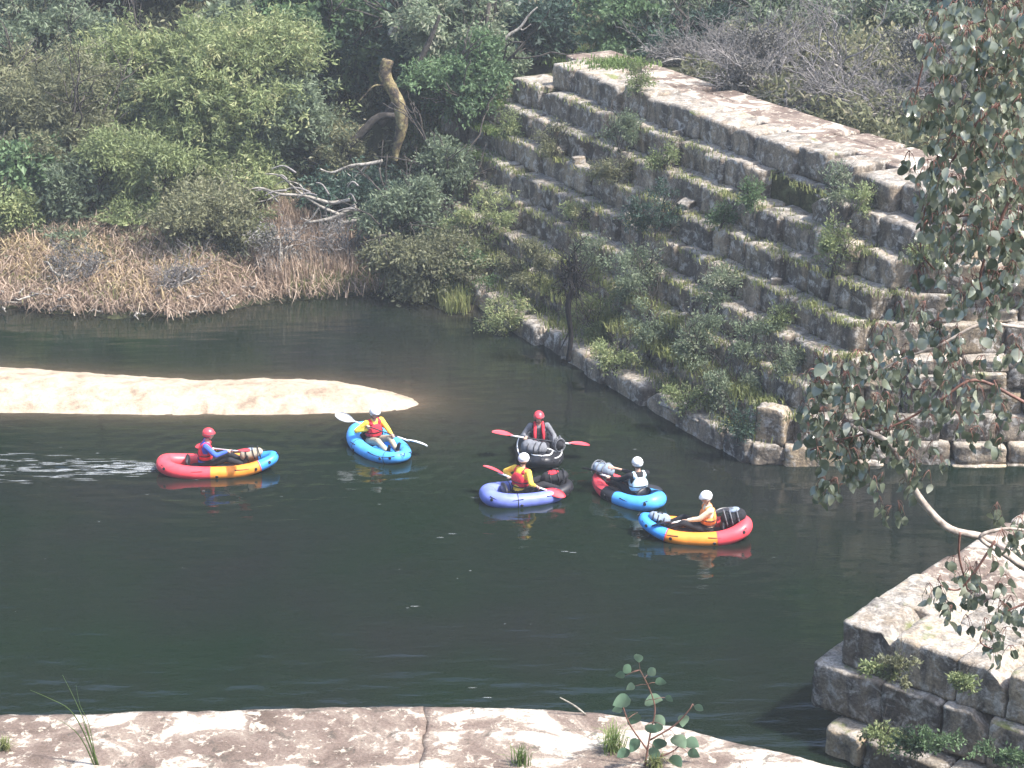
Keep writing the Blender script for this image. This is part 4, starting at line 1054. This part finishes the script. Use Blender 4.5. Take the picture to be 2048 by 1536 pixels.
def make_raft(frame, label, cols, L=2.35, Wd=.95, r=.145, xs=-.25, xb=.62, bow_up=.22, stern_up=.14, deck=None, trim=None, floor='pvc_black', patches=('pvc_black',)):
    """cols: stern, left side, right side, bow"""
    loc, rz = frame; root = empty('packraft', loc, rz, label, 'raft', 'inflatable packrafts on the pool')
    Lh, Wh = L / 2 - r, Wd / 2 - r
    def cen(q):
        c, s = cos(q), sin(q)
        x = Lh * (abs(c) ** .8) * (1 if c > 0 else -1); y = Wh * (abs(s) ** .75) * (1 if s > 0 else -1)
        if x > 0: y *= 1 - .30 * (x / Lh) ** 2
        z = r * .50 + (bow_up * (x / Lh) ** 2.6 if x > 0 else stern_up * (-x / Lh) ** 3)
        return Vector((x, y, z))
    def rad(q): x = cen(q).x; return r * (1 - .22 * max(0, x / Lh) ** 2) * (1 + .12 * max(0, -x / Lh))
    def section(q0, q1, name, mat, extra=0.0, sides=20):
        n = max(3, int(abs(q1 - q0) / .09)); V, F = [], []
        for i in range(n + 1):
            q = q0 + (q1 - q0) * i / n; p = cen(q); d = (cen(q + .02) - cen(q - .02)).normalized(); up = Vector((0, 0, 1)); sd = d.cross(up).normalized(); u2 = sd.cross(d); R_ = rad(q) + extra
            for k in range(sides): a = 2 * pi * k / sides; V.append(tuple(p + sd * cos(a) * R_ + u2 * sin(a) * R_))
        for i in range(n):
            for k in range(sides): k2 = (k + 1) % sides; F.append([i * sides + k, i * sides + k2, (i + 1) * sides + k2, (i + 1) * sides + k])
        return link(name, mesh(name, V, F), root, mat)
    qs = np.linspace(0.01, pi - .01, 400); xq = np.array([cen(q).x for q in qs])
    qb = float(qs[np.argmin(abs(xq - xb))]); qst = float(qs[np.argmin(abs(xq - xs))])
    section(-qb, qb, 'bow_tube', M['pvc_' + cols[3]]); section(qb, qst, 'side_tube', M['pvc_' + cols[1]]); section(-qst, -qb, 'side_tube', M['pvc_' + cols[2]])
    section(qst, 2 * pi - qst, 'stern_tube', M['pvc_' + cols[0]])
    for q in (qb, -qb, qst, -qst): section(q - .012, q + .012, 'seam_tape', M['pvc_' + ('red' if 'orange' in cols else 'dark')], .003)
    # floor skin
    V, F = [], []; m = 40
    for i in range(m): c_ = cen(2 * pi * i / m); V.append((c_.x * .98, c_.y * .98, max(.035, c_.z - r * .62)))
    for i in range(m): V.append((V[i][0], V[i][1], V[i][2] - .02))
    V.append((0, 0, .05)); V.append((0, 0, .02))
    for i in range(m):
        j = (i + 1) % m; F += [[i, j, 2 * m], [m + j, m + i, 2 * m + 1]]
    link('floor', mesh('floor', V, F), root, M[floor])
    remeshed('seat', lambda bm: (ellipsoid(bm, (-.38, 0, .065), (.24, .20, .06)),), .02, root, M['pvc_black'])
    remeshed('backrest', lambda bm: (ellipsoid(bm, (-L * .25, 0, .21), (.055, .21, .12)),), .02, root, M['pvc_black'])
    for q, a in ((qb + .12, .1), (qst - .08, -.2), (-qb - .12, pi - .1), (-qst + .08, pi + .2), (pi - .5, .3), (pi + .5, pi - .3), (.5, .3), (-.5, pi - .3)):
        p = cen(q); d = (cen(q + .02) - cen(q - .02)).normalized(); sd = d.cross(Vector((0, 0, 1))).normalized(); u2 = sd.cross(d)
        if sd.dot(Vector((p.x, p.y, 0))) < 0: sd = -sd
        w = (sd * cos(a if a < 1 else pi - a) + u2 * sin(a if a < 1 else pi - a)).normalized()
        bm = bmesh.new(); bmesh.ops.create_cone(bm, segments=14, radius1=.032, radius2=.026, depth=.012, cap_ends=True); me = bpy.data.meshes.new('strap_patch'); bm.to_mesh(me); bm.free()
        o = link('strap_patch', me, root, M['pvc_black']); o.location = p + w * (rad(q) + .003); o.rotation_euler = w.to_track_quat('Z', 'Y').to_euler()
    for lo, hi in ((.35, 1.35), (1.75, 2.7), (-1.35, -.35), (-2.7, -1.75)):
        pts = []
        for i in range(9):
            q = lo + (hi - lo) * i / 8; p = cen(q); o_ = Vector((p.x * .25, p.y, 0)).normalized()
            pts.append(p + o_ * rad(q) * (.80 + .06 * sin(pi * i / 8)) + Vector((0, 0, rad(q) * (.62 - .28 * sin(pi * i / 8)))))
        V, F = tube([(pts, [.011] * 9)], 5); link('grab_line', mesh('grab_line', V, F), root, M['cloth_black'])
    c_ = cen(0); V, F = tube([([c_ + Vector((rad(0) * .7, .05, .10)), c_ + Vector((rad(0) + .03, 0, .06)), c_ + Vector((rad(0) * .7, -.05, .10))], [.009] * 3)], 6); link('grab_loop', mesh('grab_loop', V, F), root, M['cloth_black'])
    if deck:
        V, F = [], []; m = 14; xs_ = np.linspace(.25, Lh + .02, m)
        for i, x in enumerate(xs_):
            q = float(qs[np.argmin(abs(xq - x))]); c_ = cen(q); R_ = rad(q)
            for k in range(9):
                t = (k - 4) / 4; V.append((x, c_.y * t, c_.z + R_ * .86 + .10 * (1 - t * t) * (1 - .5 * i / m)))
        for i in range(m - 1):
            for k in range(8): a = i * 9 + k; F.append([a, a + 1, a + 10, a + 9])
        V2 = V + [(x_, y_, z_ - .012) for x_, y_, z_ in V]; F2 = F + [[a + m * 9 for a in f[::-1]] for f in F]
        dk = link('bow_deck', mesh('bow_deck', V2, F2), root, M[deck])
        if trim:
            for k in (1, 7):
                V3, F3 = tube([([Vector(V[i * 9 + k]) + Vector((0, 0, .012)) for i in range(m)], [.013] * m)], 8); link('piping', mesh('piping', V3, F3), dk, M[trim])
            V3, F3 = tube([([Vector(V[k]) + Vector((0, 0, .012)) for k in range(9)], [.013] * 9)], 8); link('piping', mesh('piping', V3, F3), dk, M[trim])
    if trim:
        for sg in (1, -1):
            V3, F3 = tube([([cen(sg * q) + Vector((cos(sg * q) * .05, sin(sg * q) * rad(q) * .72, rad(q) * .74)) for q in np.linspace(.5, 2.2, 22)], [.012] * 22)], 8); link('piping', mesh('piping', V3, F3), root, M[trim])
    return root

def make_bag(frame, label, c, size, mat, strapm, ang=0.0, accent=None, pitch=0.0, bumps=3, seed=0):
    loc, rz = frame; root = empty('dry_bag', loc, rz, label, 'bag', 'bags lashed on the rafts'); root.scale = (.92, .92, .90); root.location.z = -.035
    R = Matrix.Rotation(ang, 3, 'Z') @ Matrix.Rotation(pitch, 3, 'Y'); c = Vector(c); rg = random.Random(seed); sx, sy, sz = size
    def f(bm):
        capsule(bm, c + R @ Vector((-sx * .55, 0, 0)), c + R @ Vector((sx * .5, 0, 0)), sy * .9, sy * .7)
        ellipsoid(bm, c, (sx * .9, sy * 1.05, sz), R)
        for _ in range(bumps): ellipsoid(bm, c + R @ Vector((rg.uniform(-.6, .6) * sx, rg.uniform(-.4, .4) * sy, sz * .5)), (sx * .3, sy * .45, sz * .5), R)
    remeshed('bag_body', f, .02, root, mat)
    for q in (-.45, .1, .55):
        V, F = tube([([c + R @ Vector((q * sx, sy * 1.08 * cos(a), sz * 1.16 * sin(a))) for a in np.linspace(0, 2 * pi, 21)], [.012] * 21)], 6); link('strap', mesh('strap', V, F), root, strapm)
    V, F = tube([([c + R @ Vector((sx * .3 * cos(a), .02, sz * 1.05 + .06 * sin(a))) for a in np.linspace(0, pi, 9)], [.011] * 9)], 6); link('handle', mesh('handle', V, F), root, strapm)
    if accent:
        bm = bmesh.new(); ellipsoid(bm, c + R @ Vector((-.25 * sx, 0, sz * .95)), (sx * .5, sy * .6, sz * .3), R); me = bpy.data.meshes.new('pocket'); bm.to_mesh(me); bm.free(); me.polygons.foreach_set('use_smooth', np.full(len(me.polygons), True))
        link('pocket', me, root, accent)
    return root

FR_ = {k: ((x, y, 0), a) for k, (x, y, a) in BOATS.items()}
def loc2(k, wx, wy, z):     # world offset from the raft's centre -> raft frame
    a = BOATS[k][2]; v = Vector((wx, wy)); return Vector((v.x * cos(a) + v.y * sin(a), -v.x * sin(a) + v.y * cos(a), z))
# A: far left, heading right
f = FR_['A']
make_raft(f, 'red, orange and blue raft trailing a wake at the far left', ('red', 'orange', 'orange', 'blue'), 2.4, xs=-.15, xb=.80, bow_up=.17, stern_up=.10, r=.13)
pc, pd = (.10, 0.02, .50), (.62, -.75, .22)
make_person(f, 'person in a red helmet, blue sleeves and red life vest paddling to the right', pc, pd, .30, M['cloth_blue'], M['cloth_red'], M['hel_red'], M['cloth_black'], lean=.12, yaw=.05, head_pitch=.15, hipx=-.30)
make_paddle(f, pc, pd, 'red bladed paddle held low by the person in blue sleeves', M['pvc_red'], M['shaft_white'], 1.9)
make_bag(f, 'tan grey dry bag on the bow of the left red orange blue raft', (.72, 0, .40), (.27, .14, .11), M['cloth_tan'], M['cloth_black'], .1, M['cloth_bluegrey'], -.22, seed=1)
# B: light blue raft
f = FR_['B']
make_raft(f, 'plain light blue raft turned towards the camera beside the sand spit', ('sky', 'sky', 'sky', 'sky'), 1.85, xs=-.3, xb=.6, bow_up=.06, stern_up=.14, r=.14, Wd=.98, floor='pvc_blue')
pc = loc2('B', .02, -.02, .52); pd = loc2('B', .93, -.30, -.24)
make_person(f, 'person with white helmet and yellow sleeves facing the camera in the light blue raft', pc, pd, .30, M['cloth_yellow'], M['cloth_red'], M['hel_white'], M['cloth_tan'], lean=.10, head_pitch=.2, hipx=-.32)
make_paddle(f, pc, pd, 'long paddle slanting across the light blue raft with one blade in the water', M['shaft_white'], M['shaft_black'], 2.1, roll=.8)
# C: black raft
f = FR_['C']
make_raft(f, 'black raft with white piping pointing straight at the camera', ('black', 'black', 'black', 'black'), 1.85, xs=-.3, xb=.6, bow_up=.16, stern_up=.1, deck='pvc_black', trim='pvc_white', r=.135)
pc = loc2('C', .02, -.02, .46); pd = loc2('C', .98, -.05, -.13)
make_person(f, 'person in red helmet and dark jacket with two red shoulder straps, rearmost on the pool', pc, pd, .33, M['cloth_grey'], M['cloth_black'], M['hel_red'], M['cloth_black'], lean=.05, head_pitch=.12, straps=M['cloth_red'], hipx=-.38)
make_paddle(f, pc, pd, 'red bladed paddle held level across the black raft', M['pvc_red'], M['shaft_black'], 2.05, roll=.5)
make_bag(f, 'grey hooded bag on the bow deck of the black raft', (.42, -.12, .44), (.26, .20, .12), M['cloth_grey'], M['pvc_black'], 1.2, seed=2)
make_bag(f, 'small black bag with white buckles at the right side of the black raft', (.20, .40, .42), (.12, .11, .13), M['cloth_black'], M['cloth_grey'], .4, seed=3)
# D: violet raft
f = FR_['D']
make_raft(f, 'violet blue raft with a black bow, nearest the middle', ('violet', 'violet', 'violet', 'black'), 1.85, xs=-.3, xb=.52, bow_up=.08, stern_up=.06, r=.14)
pc = loc2('D', -.08, -.06, .40); pd = loc2('D', .92, -.26, -.26)
make_person(f, 'person seen from behind in red vest, yellow sleeve and white helmet in the violet raft', pc, pd, .32, M['cloth_yellow'], M['cloth_red'], M['hel_white'], M['cloth_black'], lean=.14, yaw=.55, head_yaw=.3, hipx=-.18)
make_paddle(f, pc, pd, 'paddle with bright red blades held across the violet raft', M['pvc_red'], M['shaft_white'], 1.75, roll=-.6)
make_bag(f, 'black backpack with red pocket on the bow of the violet raft', (.62, .05, .40), (.30, .17, .12), M['cloth_black'], M['pvc_black'], -.1, M['cloth_red'], -.12, seed=4)
# E: red and light blue raft
f = FR_['E']
make_raft(f, 'raft with red bow, black band and light blue stern between the violet and tricolour rafts', ('sky', 'black', 'black', 'red'), 1.75, xs=.0, xb=.28, bow_up=.12, stern_up=.08, r=.135, Wd=.86)
pc = loc2('E', -.12, -.05, .44); pd = loc2('E', .80, -.35, -.10)
make_person(f, 'person seen from behind with white helmet and pale blue vest raising one hand', pc, pd, .30, M['cloth_black'], M['cloth_pale'], M['hel_white'], M['cloth_black'], lean=.02, yaw=-.35, free_hand=(1, loc2('E', -.33, .12, .66)), hipx=-.32)
make_paddle(f, pc, pd, 'black bladed paddle behind the person in the pale blue vest', M['shaft_black'], M['shaft_black'], 1.7)
make_bag(f, 'blue grey dry bag on the red bow behind the raised hand', (.72, .02, .46), (.26, .17, .13), M['cloth_bluegrey'], M['cloth_grey'], .2, seed=5)
# F: blue, orange, red raft
f = FR_['F']
make_raft(f, 'blue, orange and red raft heading left, nearest the camera', ('red', 'orange', 'orange', 'blue'), 2.08, xs=-.42, xb=.50, bow_up=.22, stern_up=.16, r=.13)
pc = (.02, 0, .40); pd = loc2('F', .85, .32, .05)
make_person(f, 'person in white helmet, cream top and orange vest sitting low in the nearest raft', pc, pd, .26, M['cloth_cream'], M['cloth_orange'], M['hel_white'], M['cloth_black'], lean=-.02, yaw=.25, head_yaw=.25, head_pitch=.3, hipx=-.26)
make_paddle(f, pc, pd, 'dark paddle resting across the knees in the nearest raft', M['shaft_black'], M['shaft_black'], 1.7)
make_bag(f, 'black pack with pale patches on the stern of the nearest raft', (-.74, 0, .46), (.24, .17, .15), M['cloth_black'], M['cloth_grey'], .1, M['cloth_bluegrey'], .25, seed=6)
make_bag(f, 'flat violet grey bag on the blue bow of the nearest raft', (.70, 0, .40), (.22, .14, .07), M['cloth_bluegrey'], M['pvc_black'], 0, None, -.3, seed=7)

# pale wake flecks: froth plus sky glints painted into their colour
rng = np.random.default_rng(21); V, F = [], []
def fleck(x, y, rx, ry):
    b = len(V); n = 8; z = float(wave(np.array([x]), np.array([y]))[0]) + .006
    for k in range(n):
        a = 2 * pi * k / n; r_ = rng.uniform(.6, 1.1); V.append((x + rx * r_ * cos(a), y + ry * r_ * sin(a), z))
    V.append((x, y, z + .006)); F.extend([[b + k, b + (k + 1) % n, b + n] for k in range(n)])
for i in range(230):
    al = rng.exponential(1.5); x = -7.05 - al
    if x < -11: continue
    y = 36.35 + rng.normal() * (.13 + .13 * al); fleck(x, y, rng.uniform(.06, .34) , rng.uniform(.005, .02))
for i in range(26):
    x, y = rng.uniform(-9.5, 5), rng.uniform(29.5, 37.5); fleck(x, y, rng.uniform(.015, .05), rng.uniform(.005, .012))
for px, py in ((905, 1068), (880, 1076), (975, 1396), (945, 1376), (1130, 1103), (1146, 1106), (950, 996), (830, 1213)):
    p = unproj(px, py, z=0); fleck(p.x, p.y, .09, .012)
M['foam_glint'] = plain('foam_glint', (.34, .36, .37), .6, .4)
_n = M['foam_glint'].node_tree.nodes; _l = M['foam_glint'].node_tree.links; _t = _n.new('ShaderNodeBsdfTransparent'); _m = _n.new('ShaderNodeMixShader'); _m.inputs[0].default_value = .45
_l.new(_t.outputs[0], _m.inputs[1]); _l.new(_n['Principled BSDF'].outputs[0], _m.inputs[2]); _l.new(_m.outputs[0], _n['Material Output'].inputs[0])
tag(link('foam_glint', mesh('foam_glint', V, F, False), None, M['foam_glint']), 'white wake streaks and painted sky glints behind the left raft', kind='stuff')

# ------------------------------------------------------------------ plants on the near ledge and pier
def euc_leaf_mesh(seed, round_=.5):
    """a real leaf: curved blade with a midrib fold, drooping from its stalk along -z"""
    rg = random.Random(seed); V, F = [], []; n = 8; w0 = .24 + .18 * round_; cv = rg.uniform(-.25, .25)
    for i in range(n + 1):
        t = i / n; w = w0 * sin(pi * t ** .8) ** .8 if 0 < t < 1 else .004; x = cv * t * t; yb = .12 * sin(pi * t) * rg.uniform(.6, 1)
        V += [(x - w, yb + w * .25, -t), (x, yb, -t), (x + w, yb + w * .25, -t)]
    for i in range(n):
        for k in (0, 1): a = i * 3 + k; F.append([a, a + 1, a + 4, a + 3])
    me = mesh('leaf', V, F, True, [rg.random()] * len(F)); return me
LEAF = [euc_leaf_mesh(i, i / 7) for i in range(8)]
for me in LEAF: me.materials.append(M['euc'])
M['sapleaf'] = leafmat('sapling_leaf', (.05, .10, .06), (.16, .26, .17), (.25, .33, .22), transl=.25, rough=.4, spec=.5, clump=3)
SLEAF = [euc_leaf_mesh(i + 20, 1.0) for i in range(5)]
for me in SLEAF: me.materials.append(M['sapleaf'])
def hang_leaf(me, parent, p, L, rng, up=.0, name='leaf'):
    o = link(name, me, parent); o.location = p; o.scale = (L * .95, L * .95, L)
    o.rotation_euler = (rng.uniform(-.6, .6) + up, rng.uniform(-.6, .6), rng.uniform(0, 2 * pi)); return o

# sapling on the ledge
rg = random.Random(31)
b0 = unproj(1290, 1530, z=3.0); sap = empty('gum_sapling', b0, 0, 'young gum sapling with round grey green leaves growing from the near ledge', 'plant')
yy = b0.y
pet, stem_pts = [], []
stems = [[(1290, 1530), (1300, 1470), (1310, 1420), (1300, 1380), (1280, 1340)], [(1295, 1500), (1260, 1450), (1245, 1410), (1243, 1398)], [(1300, 1480), (1350, 1450), (1378, 1420), (1385, 1408)], [(1300, 1520), (1350, 1500), (1370, 1470)]]
for s_ in stems:
    P = smooth_path([unproj(a, b, y=yy + rg.uniform(-.03, .03)) - b0 for a, b in s_], 4)
    stem_pts += P; V, F = tube([(P, [.012 - .007 * i / len(P) for i in range(len(P))])], 6); link('stem', mesh('stem', V, F), sap, M['stemred'])
for (a, b, L, up) in [(1278, 1325, .13, 3.1), (1262, 1345, .14, 2.3), (1295, 1350, .14, -2.2), (1250, 1352, .12, 1.6), (1310, 1365, .13, -1.7), (1270, 1372, .12, 1.2), (1262, 1400, .22, 1.3), (1290, 1402, .22, -1.2), (1275, 1425, .20, .4), (1310, 1430, .16, -.6),
                      (1330, 1395, .10, -1.4), (1372, 1430, .17, .3), (1388, 1412, .12, -1.2), (1350, 1470, .22, -.4), (1330, 1480, .2, .6), (1370, 1480, .2, -.9), (1310, 1495, .18, .2), (1280, 1480, .18, .9), (1345, 1510, .18, -.4), (1300, 1520, .16, .5), (1260, 1500, .17, 1.0), (1375, 1505, .16, -1.3),
                      (1325, 1450, .15, .8), (1245, 1420, .13, 1.5), (1290, 1452, .15, -1.0), (1335, 1525, .17, .1)]:
    p = unproj(a, b, y=yy + rg.uniform(-.15, .1)) - b0
    pet.append(([min(stem_pts, key=lambda q: (q - p).length), (min(stem_pts, key=lambda q: (q - p).length) + p) / 2 + Vector((0, 0, .01)), p], [.005, .004, .003])); o = hang_leaf(rg.choice(SLEAF), sap, p, L, rg); o.rotation_euler = (rg.uniform(-.4, .3), up, rg.uniform(-.4, .4))
V, F = tube(pet, 4); link('leaf_stalks', mesh('leaf_stalks', V, F), sap, M['stemred'])['kind'] = 'stuff'
def tuft(name, label, px, py, z, hpx, spread, n, mat, seed, cat='grass'):
    b0 = unproj(px, py, z=z); sc = dist_scale(b0.y, z); H = hpx / sc; rng = np.random.default_rng(seed)
    V, F, T = blades(np.zeros((1, 3)), H * .5, H, .007, rng, spread, n, H * .12)
    o = link(name, mesh(name, V, F, False, T), None, mat); o.location = b0 - Vector((0, 0, .02)); return tag(o, label, cat)
tuft('grass_tuft', 'small yellow grass tuft in a crack of the near ledge', 1042, 1528, 3.0, 60, .7, 70, M['lawn'], 1)
tuft('grass_tuft', 'ferny green tuft left of the gum sapling on the near ledge', 1225, 1500, 3.0, 80, .9, 110, M['lawn'], 2)
tuft('grass_tuft', 'green tuft crowding the foot of the gum sapling', 1310, 1536, 3.0, 50, 1.0, 80, M['grass'], 3)
tuft('grass_tuft', 'pale dry tuft at the left end of the near ledge', 10, 1500, 3.0, 40, .9, 60, M['grass'], 4)
# tall grass stalks at lower left
b0 = unproj(192, 1530, z=3.0); tg = empty('tall_grass', b0, 0, 'clump of long yellow green grass stalks at the lower left', 'grass')
for s_, r_ in (([(192, 1530), (170, 1470), (140, 1420), (95, 1395), (60, 1380)], .010), ([(192, 1530), (175, 1460), (150, 1400), (125, 1350)], .008), ([(196, 1530), (180, 1480), (165, 1440)], .014), ([(188, 1530), (170, 1490), (150, 1462), (120, 1440)], .010), ([(194, 1530), (178, 1450), (160, 1410), (152, 1370)], .006)):
    P = smooth_path([unproj(a, b, y=b0.y) - b0 for a, b in s_], 4); V, F = tube([(P, [r_ * (1 - .9 * i / len(P)) for i in range(len(P))])], 4)
    link('blade', mesh('blade', V, F), tg, M['lawn'])
trunk_obj('stick', 'thin pale stick poking over the edge of the near ledge', 'stick', [(1172, 1430), (1150, 1412), (1120, 1395)], 21.3, [.012, .011, .006], M['deadwood'], part='stem')
# weeds on the pier
for i, (px, py, w, h, k, lb) in enumerate([(1800, 1340, 90, 70, 'o', 'dry weed in the joint between the top courses of the near pier'), (1850, 1490, 190, 60, 'f', 'green creeping weed at the foot of the near pier'), (1760, 1470, 110, 60, 'w', 'mossy clump above the rounded base stone'), (1990, 1510, 120, 50, 'f', 'leafy weed at the bottom right corner'), (1925, 1370, 40, 60, 'w', 'yellow moss cushion in a joint of the near pier'), (1760, 1340, 110, 30, 'w', 'thin moss strip on the second course of the near pier')]):
    f = unproj(px, py, y=24.9 - (px - 1640) * .0055)
    root = empty('pier_weed', f, 0, lb, 'plant'); sc = dist_scale(f.y, f.z)
    V, F, T = crown_arrays(w / 2 / sc, .2, h / 2 / sc, .06, .03, 1.2, 700 + i, .2, .07, 6)
    link('foliage', mesh('foliage', V, F, False, T), root, mats[k])
    rg2 = random.Random(i); P = []
    for q in range(3): P += branching((0, 0, -.1), (rg2.uniform(-.5, .5) * w / 2 / sc, 0, h / 2 / sc), .008, 1, rg2)
    V, F = tube(P, 4); link('stem', mesh('stem', V, F), root, M['barkdark'])

# ------------------------------------------------------------------ gum tree hanging in from the right, close to the camera
TX, TY = 3.75, 9.2; tz = float(land(TX, TY))
gum = empty('gum_tree', (TX, TY, tz), 0, 'gum tree close by on the right with drooping dark leaves and a pale curved bough', 'tree')
g0 = Vector(gum.location)
P = [Vector((TX, TY, tz - .3)), Vector((TX - .05, TY, tz + 2)), Vector((TX - .15, TY + .1, tz + 4)), Vector((TX - .1, TY + .2, tz + 6.5)), Vector((TX - .3, TY + .3, 18))]
P = smooth_path(P, 5); V, F = tube([([p - g0 for p in P], [.16 - .08 * i / len(P) for i in range(len(P))])], 12); link('trunk', mesh('trunk', V, F), gum, M['palebark'])
BR = [  # px paths with distance and thickness; each starts at the trunk outside the frame
 ([(2400, 1250), (2200, 1190), (2060, 1140), (1980, 1080), (1900, 1058), (1850, 1010), (1818, 960), (1800, 920), (1770, 880), (1700, 850)], 9.2, .032, .012),
 ([(2060, 1140), (2010, 1110), (1960, 1075), (2005, 1058), (2048, 1060)], 9.15, .018, .006),
 ([(1990, 1082), (1945, 1150), (1915, 1180), (1880, 1170)], 9.1, .008, .004),
 ([(1920, 1065), (1918, 1110), (1930, 1160), (1935, 1180)], 9.0, .007, .004),
 ([(2350, 700), (2200, 670), (2048, 655), (1960, 650), (1880, 690), (1800, 720), (1730, 760)], 9.4, .018, .004),
 ([(2350, 330), (2200, 340), (2048, 370), (1990, 470), (1960, 560), (1990, 620)], 9.3, .016, .005),
 ([(2350, 220), (2180, 170), (2040, 190), (1960, 240), (1900, 330), (1850, 420), (1842, 500), (1870, 540)], 9.6, .016, .004),
 ([(2350, 120), (2150, 60), (2000, 40), (1900, 60), (1850, 120), (1830, 200)], 9.9, .014, .004),
 ([(2350, 500), (2200, 480), (2048, 450), (1960, 430), (1900, 440), (1860, 480)], 9.5, .012, .004),
 ([(2300, 900), (2150, 860), (2040, 800), (1950, 760), (1880, 800), (1790, 850), (1680, 880), (1620, 900)], 9.3, .014, .004),
 ([(2200, 1180), (2080, 1200), (2000, 1230), (1960, 1280), (1990, 1300)], 9.0, .009, .003),
 ([(1880, 300), (1870, 340), (1875, 380), (1888, 440), (1880, 480)], 9.4, .007, .003),
]
for pts, y, r0, r1 in BR:
    Q0 = [unproj(a, b, y=y) - g0 for a, b in pts]
    if pts[0][0] >= 2150:      # springs from the trunk
        zt = max(.8, Q0[0].z - .25); Q0.insert(0, Vector((np.interp(zt, [0, 2, 4, 6.5, 10], [0, -.05, -.15, -.1, -.3]), np.interp(zt, [0, 2, 4, 6.5, 10], [0, 0, .1, .2, .3]), zt)))
    Q = smooth_path(Q0, 5); n = len(Q)
    V, F = tube([(Q, [r0 + (r1 - r0) * (i / (n - 1)) ** .7 for i in range(n)])], 8)
    link('branch', mesh('branch', V, F), gum, M['palebark'] if r0 > .03 or r0 == .018 else M['stemred'])
ZONES = [  # (cx, cy, rx, ry, count)
 (1960, 90, 100, 100, 130), (2030, 200, 60, 110, 60), (1890, 200, 60, 60, 45), (1960, 330, 80, 70, 90), (1910, 440, 60, 70, 60), (2010, 430, 50, 80, 50), (1890, 530, 60, 60, 26), (2020, 540, 40, 60, 26),
 (1760, 720, 50, 50, 24), (1850, 700, 60, 50, 26), (1960, 700, 70, 40, 26), (1680, 760, 60, 45, 28), (1720, 850, 90, 60, 60), (1640, 860, 45, 40, 22), (1620, 790, 30, 25, 8), (1850, 850, 90, 60, 36), (1670, 930, 35, 60, 22), (1800, 930, 70, 45, 26),
 (1980, 830, 60, 60, 20), (2020, 1070, 30, 60, 16), (1890, 1200, 50, 40, 12), (1990, 1230, 50, 60, 26), (2000, 1300, 30, 30, 6), (1960, 1150, 60, 30, 10), (1970, 600, 60, 30, 12), (2035, 400, 30, 130, 60), (2040, 120, 30, 120, 50), (1860, 330, 40, 60, 26), (1830, 620, 40, 30, 10), (1760, 800, 60, 60, 30), (1900, 780, 50, 50, 20), (1930, 560, 60, 40, 20), (1790, 1010, 50, 40, 6), (1655, 985, 20, 20, 5),
]
rg = random.Random(77); pos = []
for cx, cy, rx, ry, n in ZONES:
    n = int(n * 2.5); k = 0; rx *= 1.3; ry *= 1.2
    while k < n:      # leaves hang in little sprays from short twigs
        a = rg.uniform(0, 2 * pi); q = sqrt(rg.random()); sx_, sy_ = cx + rx * q * cos(a), cy + ry * q * sin(a); yy = 9.3 + rg.uniform(-.5, .6)
        m = rg.randint(3, 5)
        tw0 = unproj(sx_, sy_ - 22, y=yy)
        for j in range(m):
            p = unproj(sx_ + rg.uniform(-18, 18), sy_ + rg.uniform(-16, 14), y=yy + rg.uniform(-.06, .06)); pos.append((p, tw0)); k += 1
rg.shuffle(pos)
VV, FF, TT = [], [], []; nb = 0; twp = []
for i, (p, tw0) in enumerate(pos):
    L = rg.uniform(.04, .076)
    twp.append(([tw0 - g0, (tw0.lerp(p, .5) + Vector((0, 0, .012))) - g0, p - g0], [.0022, .0018, .0012]))
    if i < 298: hang_leaf(rg.choice(LEAF), gum, p - g0, L, rg)
    else:
        me = rg.choice(LEAF); nv = len(me.vertices); c_ = np.empty(nv * 3, np.float32); me.vertices.foreach_get('co', c_)
        Rm = np.array((Matrix.Translation(p - g0) @ Matrix.Rotation(rg.uniform(0, 6.28), 4, 'Z') @ Matrix.Rotation(rg.uniform(-.6, .6), 4, 'Y') @ Matrix.Rotation(rg.uniform(-.6, .6), 4, 'X') @ Matrix.Scale(L, 4)))
        c_ = c_.reshape(-1, 3) @ Rm[:3, :3].T + Rm[:3, 3]; f_ = np.array([list(pl.vertices) for pl in me.polygons])
        VV.append(c_); FF.append(f_ + nb); TT += [rg.random()] * len(f_); nb += nv
link('foliage', mesh('foliage', np.concatenate(VV), np.concatenate(FF), True, TT), gum, M['euc'])['kind'] = 'stuff'
V, F = tube(twp, 3); link('twigs', mesh('twigs', V, F), gum, M['stemred'])['kind'] = 'stuff'
print('stones', nst, 'leaves', len(pos), 'tris', sum(len(m.polygons) for m in bpy.data.meshes if m.users))

bpy.data.scenes.remove(WORK)

# ------------------------------------------------------------------ thin haze in the valley air
bm = bmesh.new(); bmesh.ops.create_cube(bm, size=1, matrix=Matrix.Translation((0, 70, 23.5)) @ Matrix.Diagonal((320, 280, 53, 1)))
me = bpy.data.meshes.new('haze'); bm.to_mesh(me); bm.free()
hm = bpy.data.materials.new('valley_air'); hm.use_nodes = True; hm.node_tree.nodes.clear()
ho = hm.node_tree.nodes.new('ShaderNodeOutputMaterial'); hv = hm.node_tree.nodes.new('ShaderNodeVolumePrincipled')
hv.inputs['Density'].default_value = .0009; hv.inputs['Color'].default_value = (.86, .93, 1, 1)
hm.node_tree.links.new(hv.outputs[0], ho.inputs['Volume'])
tag(link('haze', me, None, hm), 'thin pale haze in the valley air', kind='stuff')
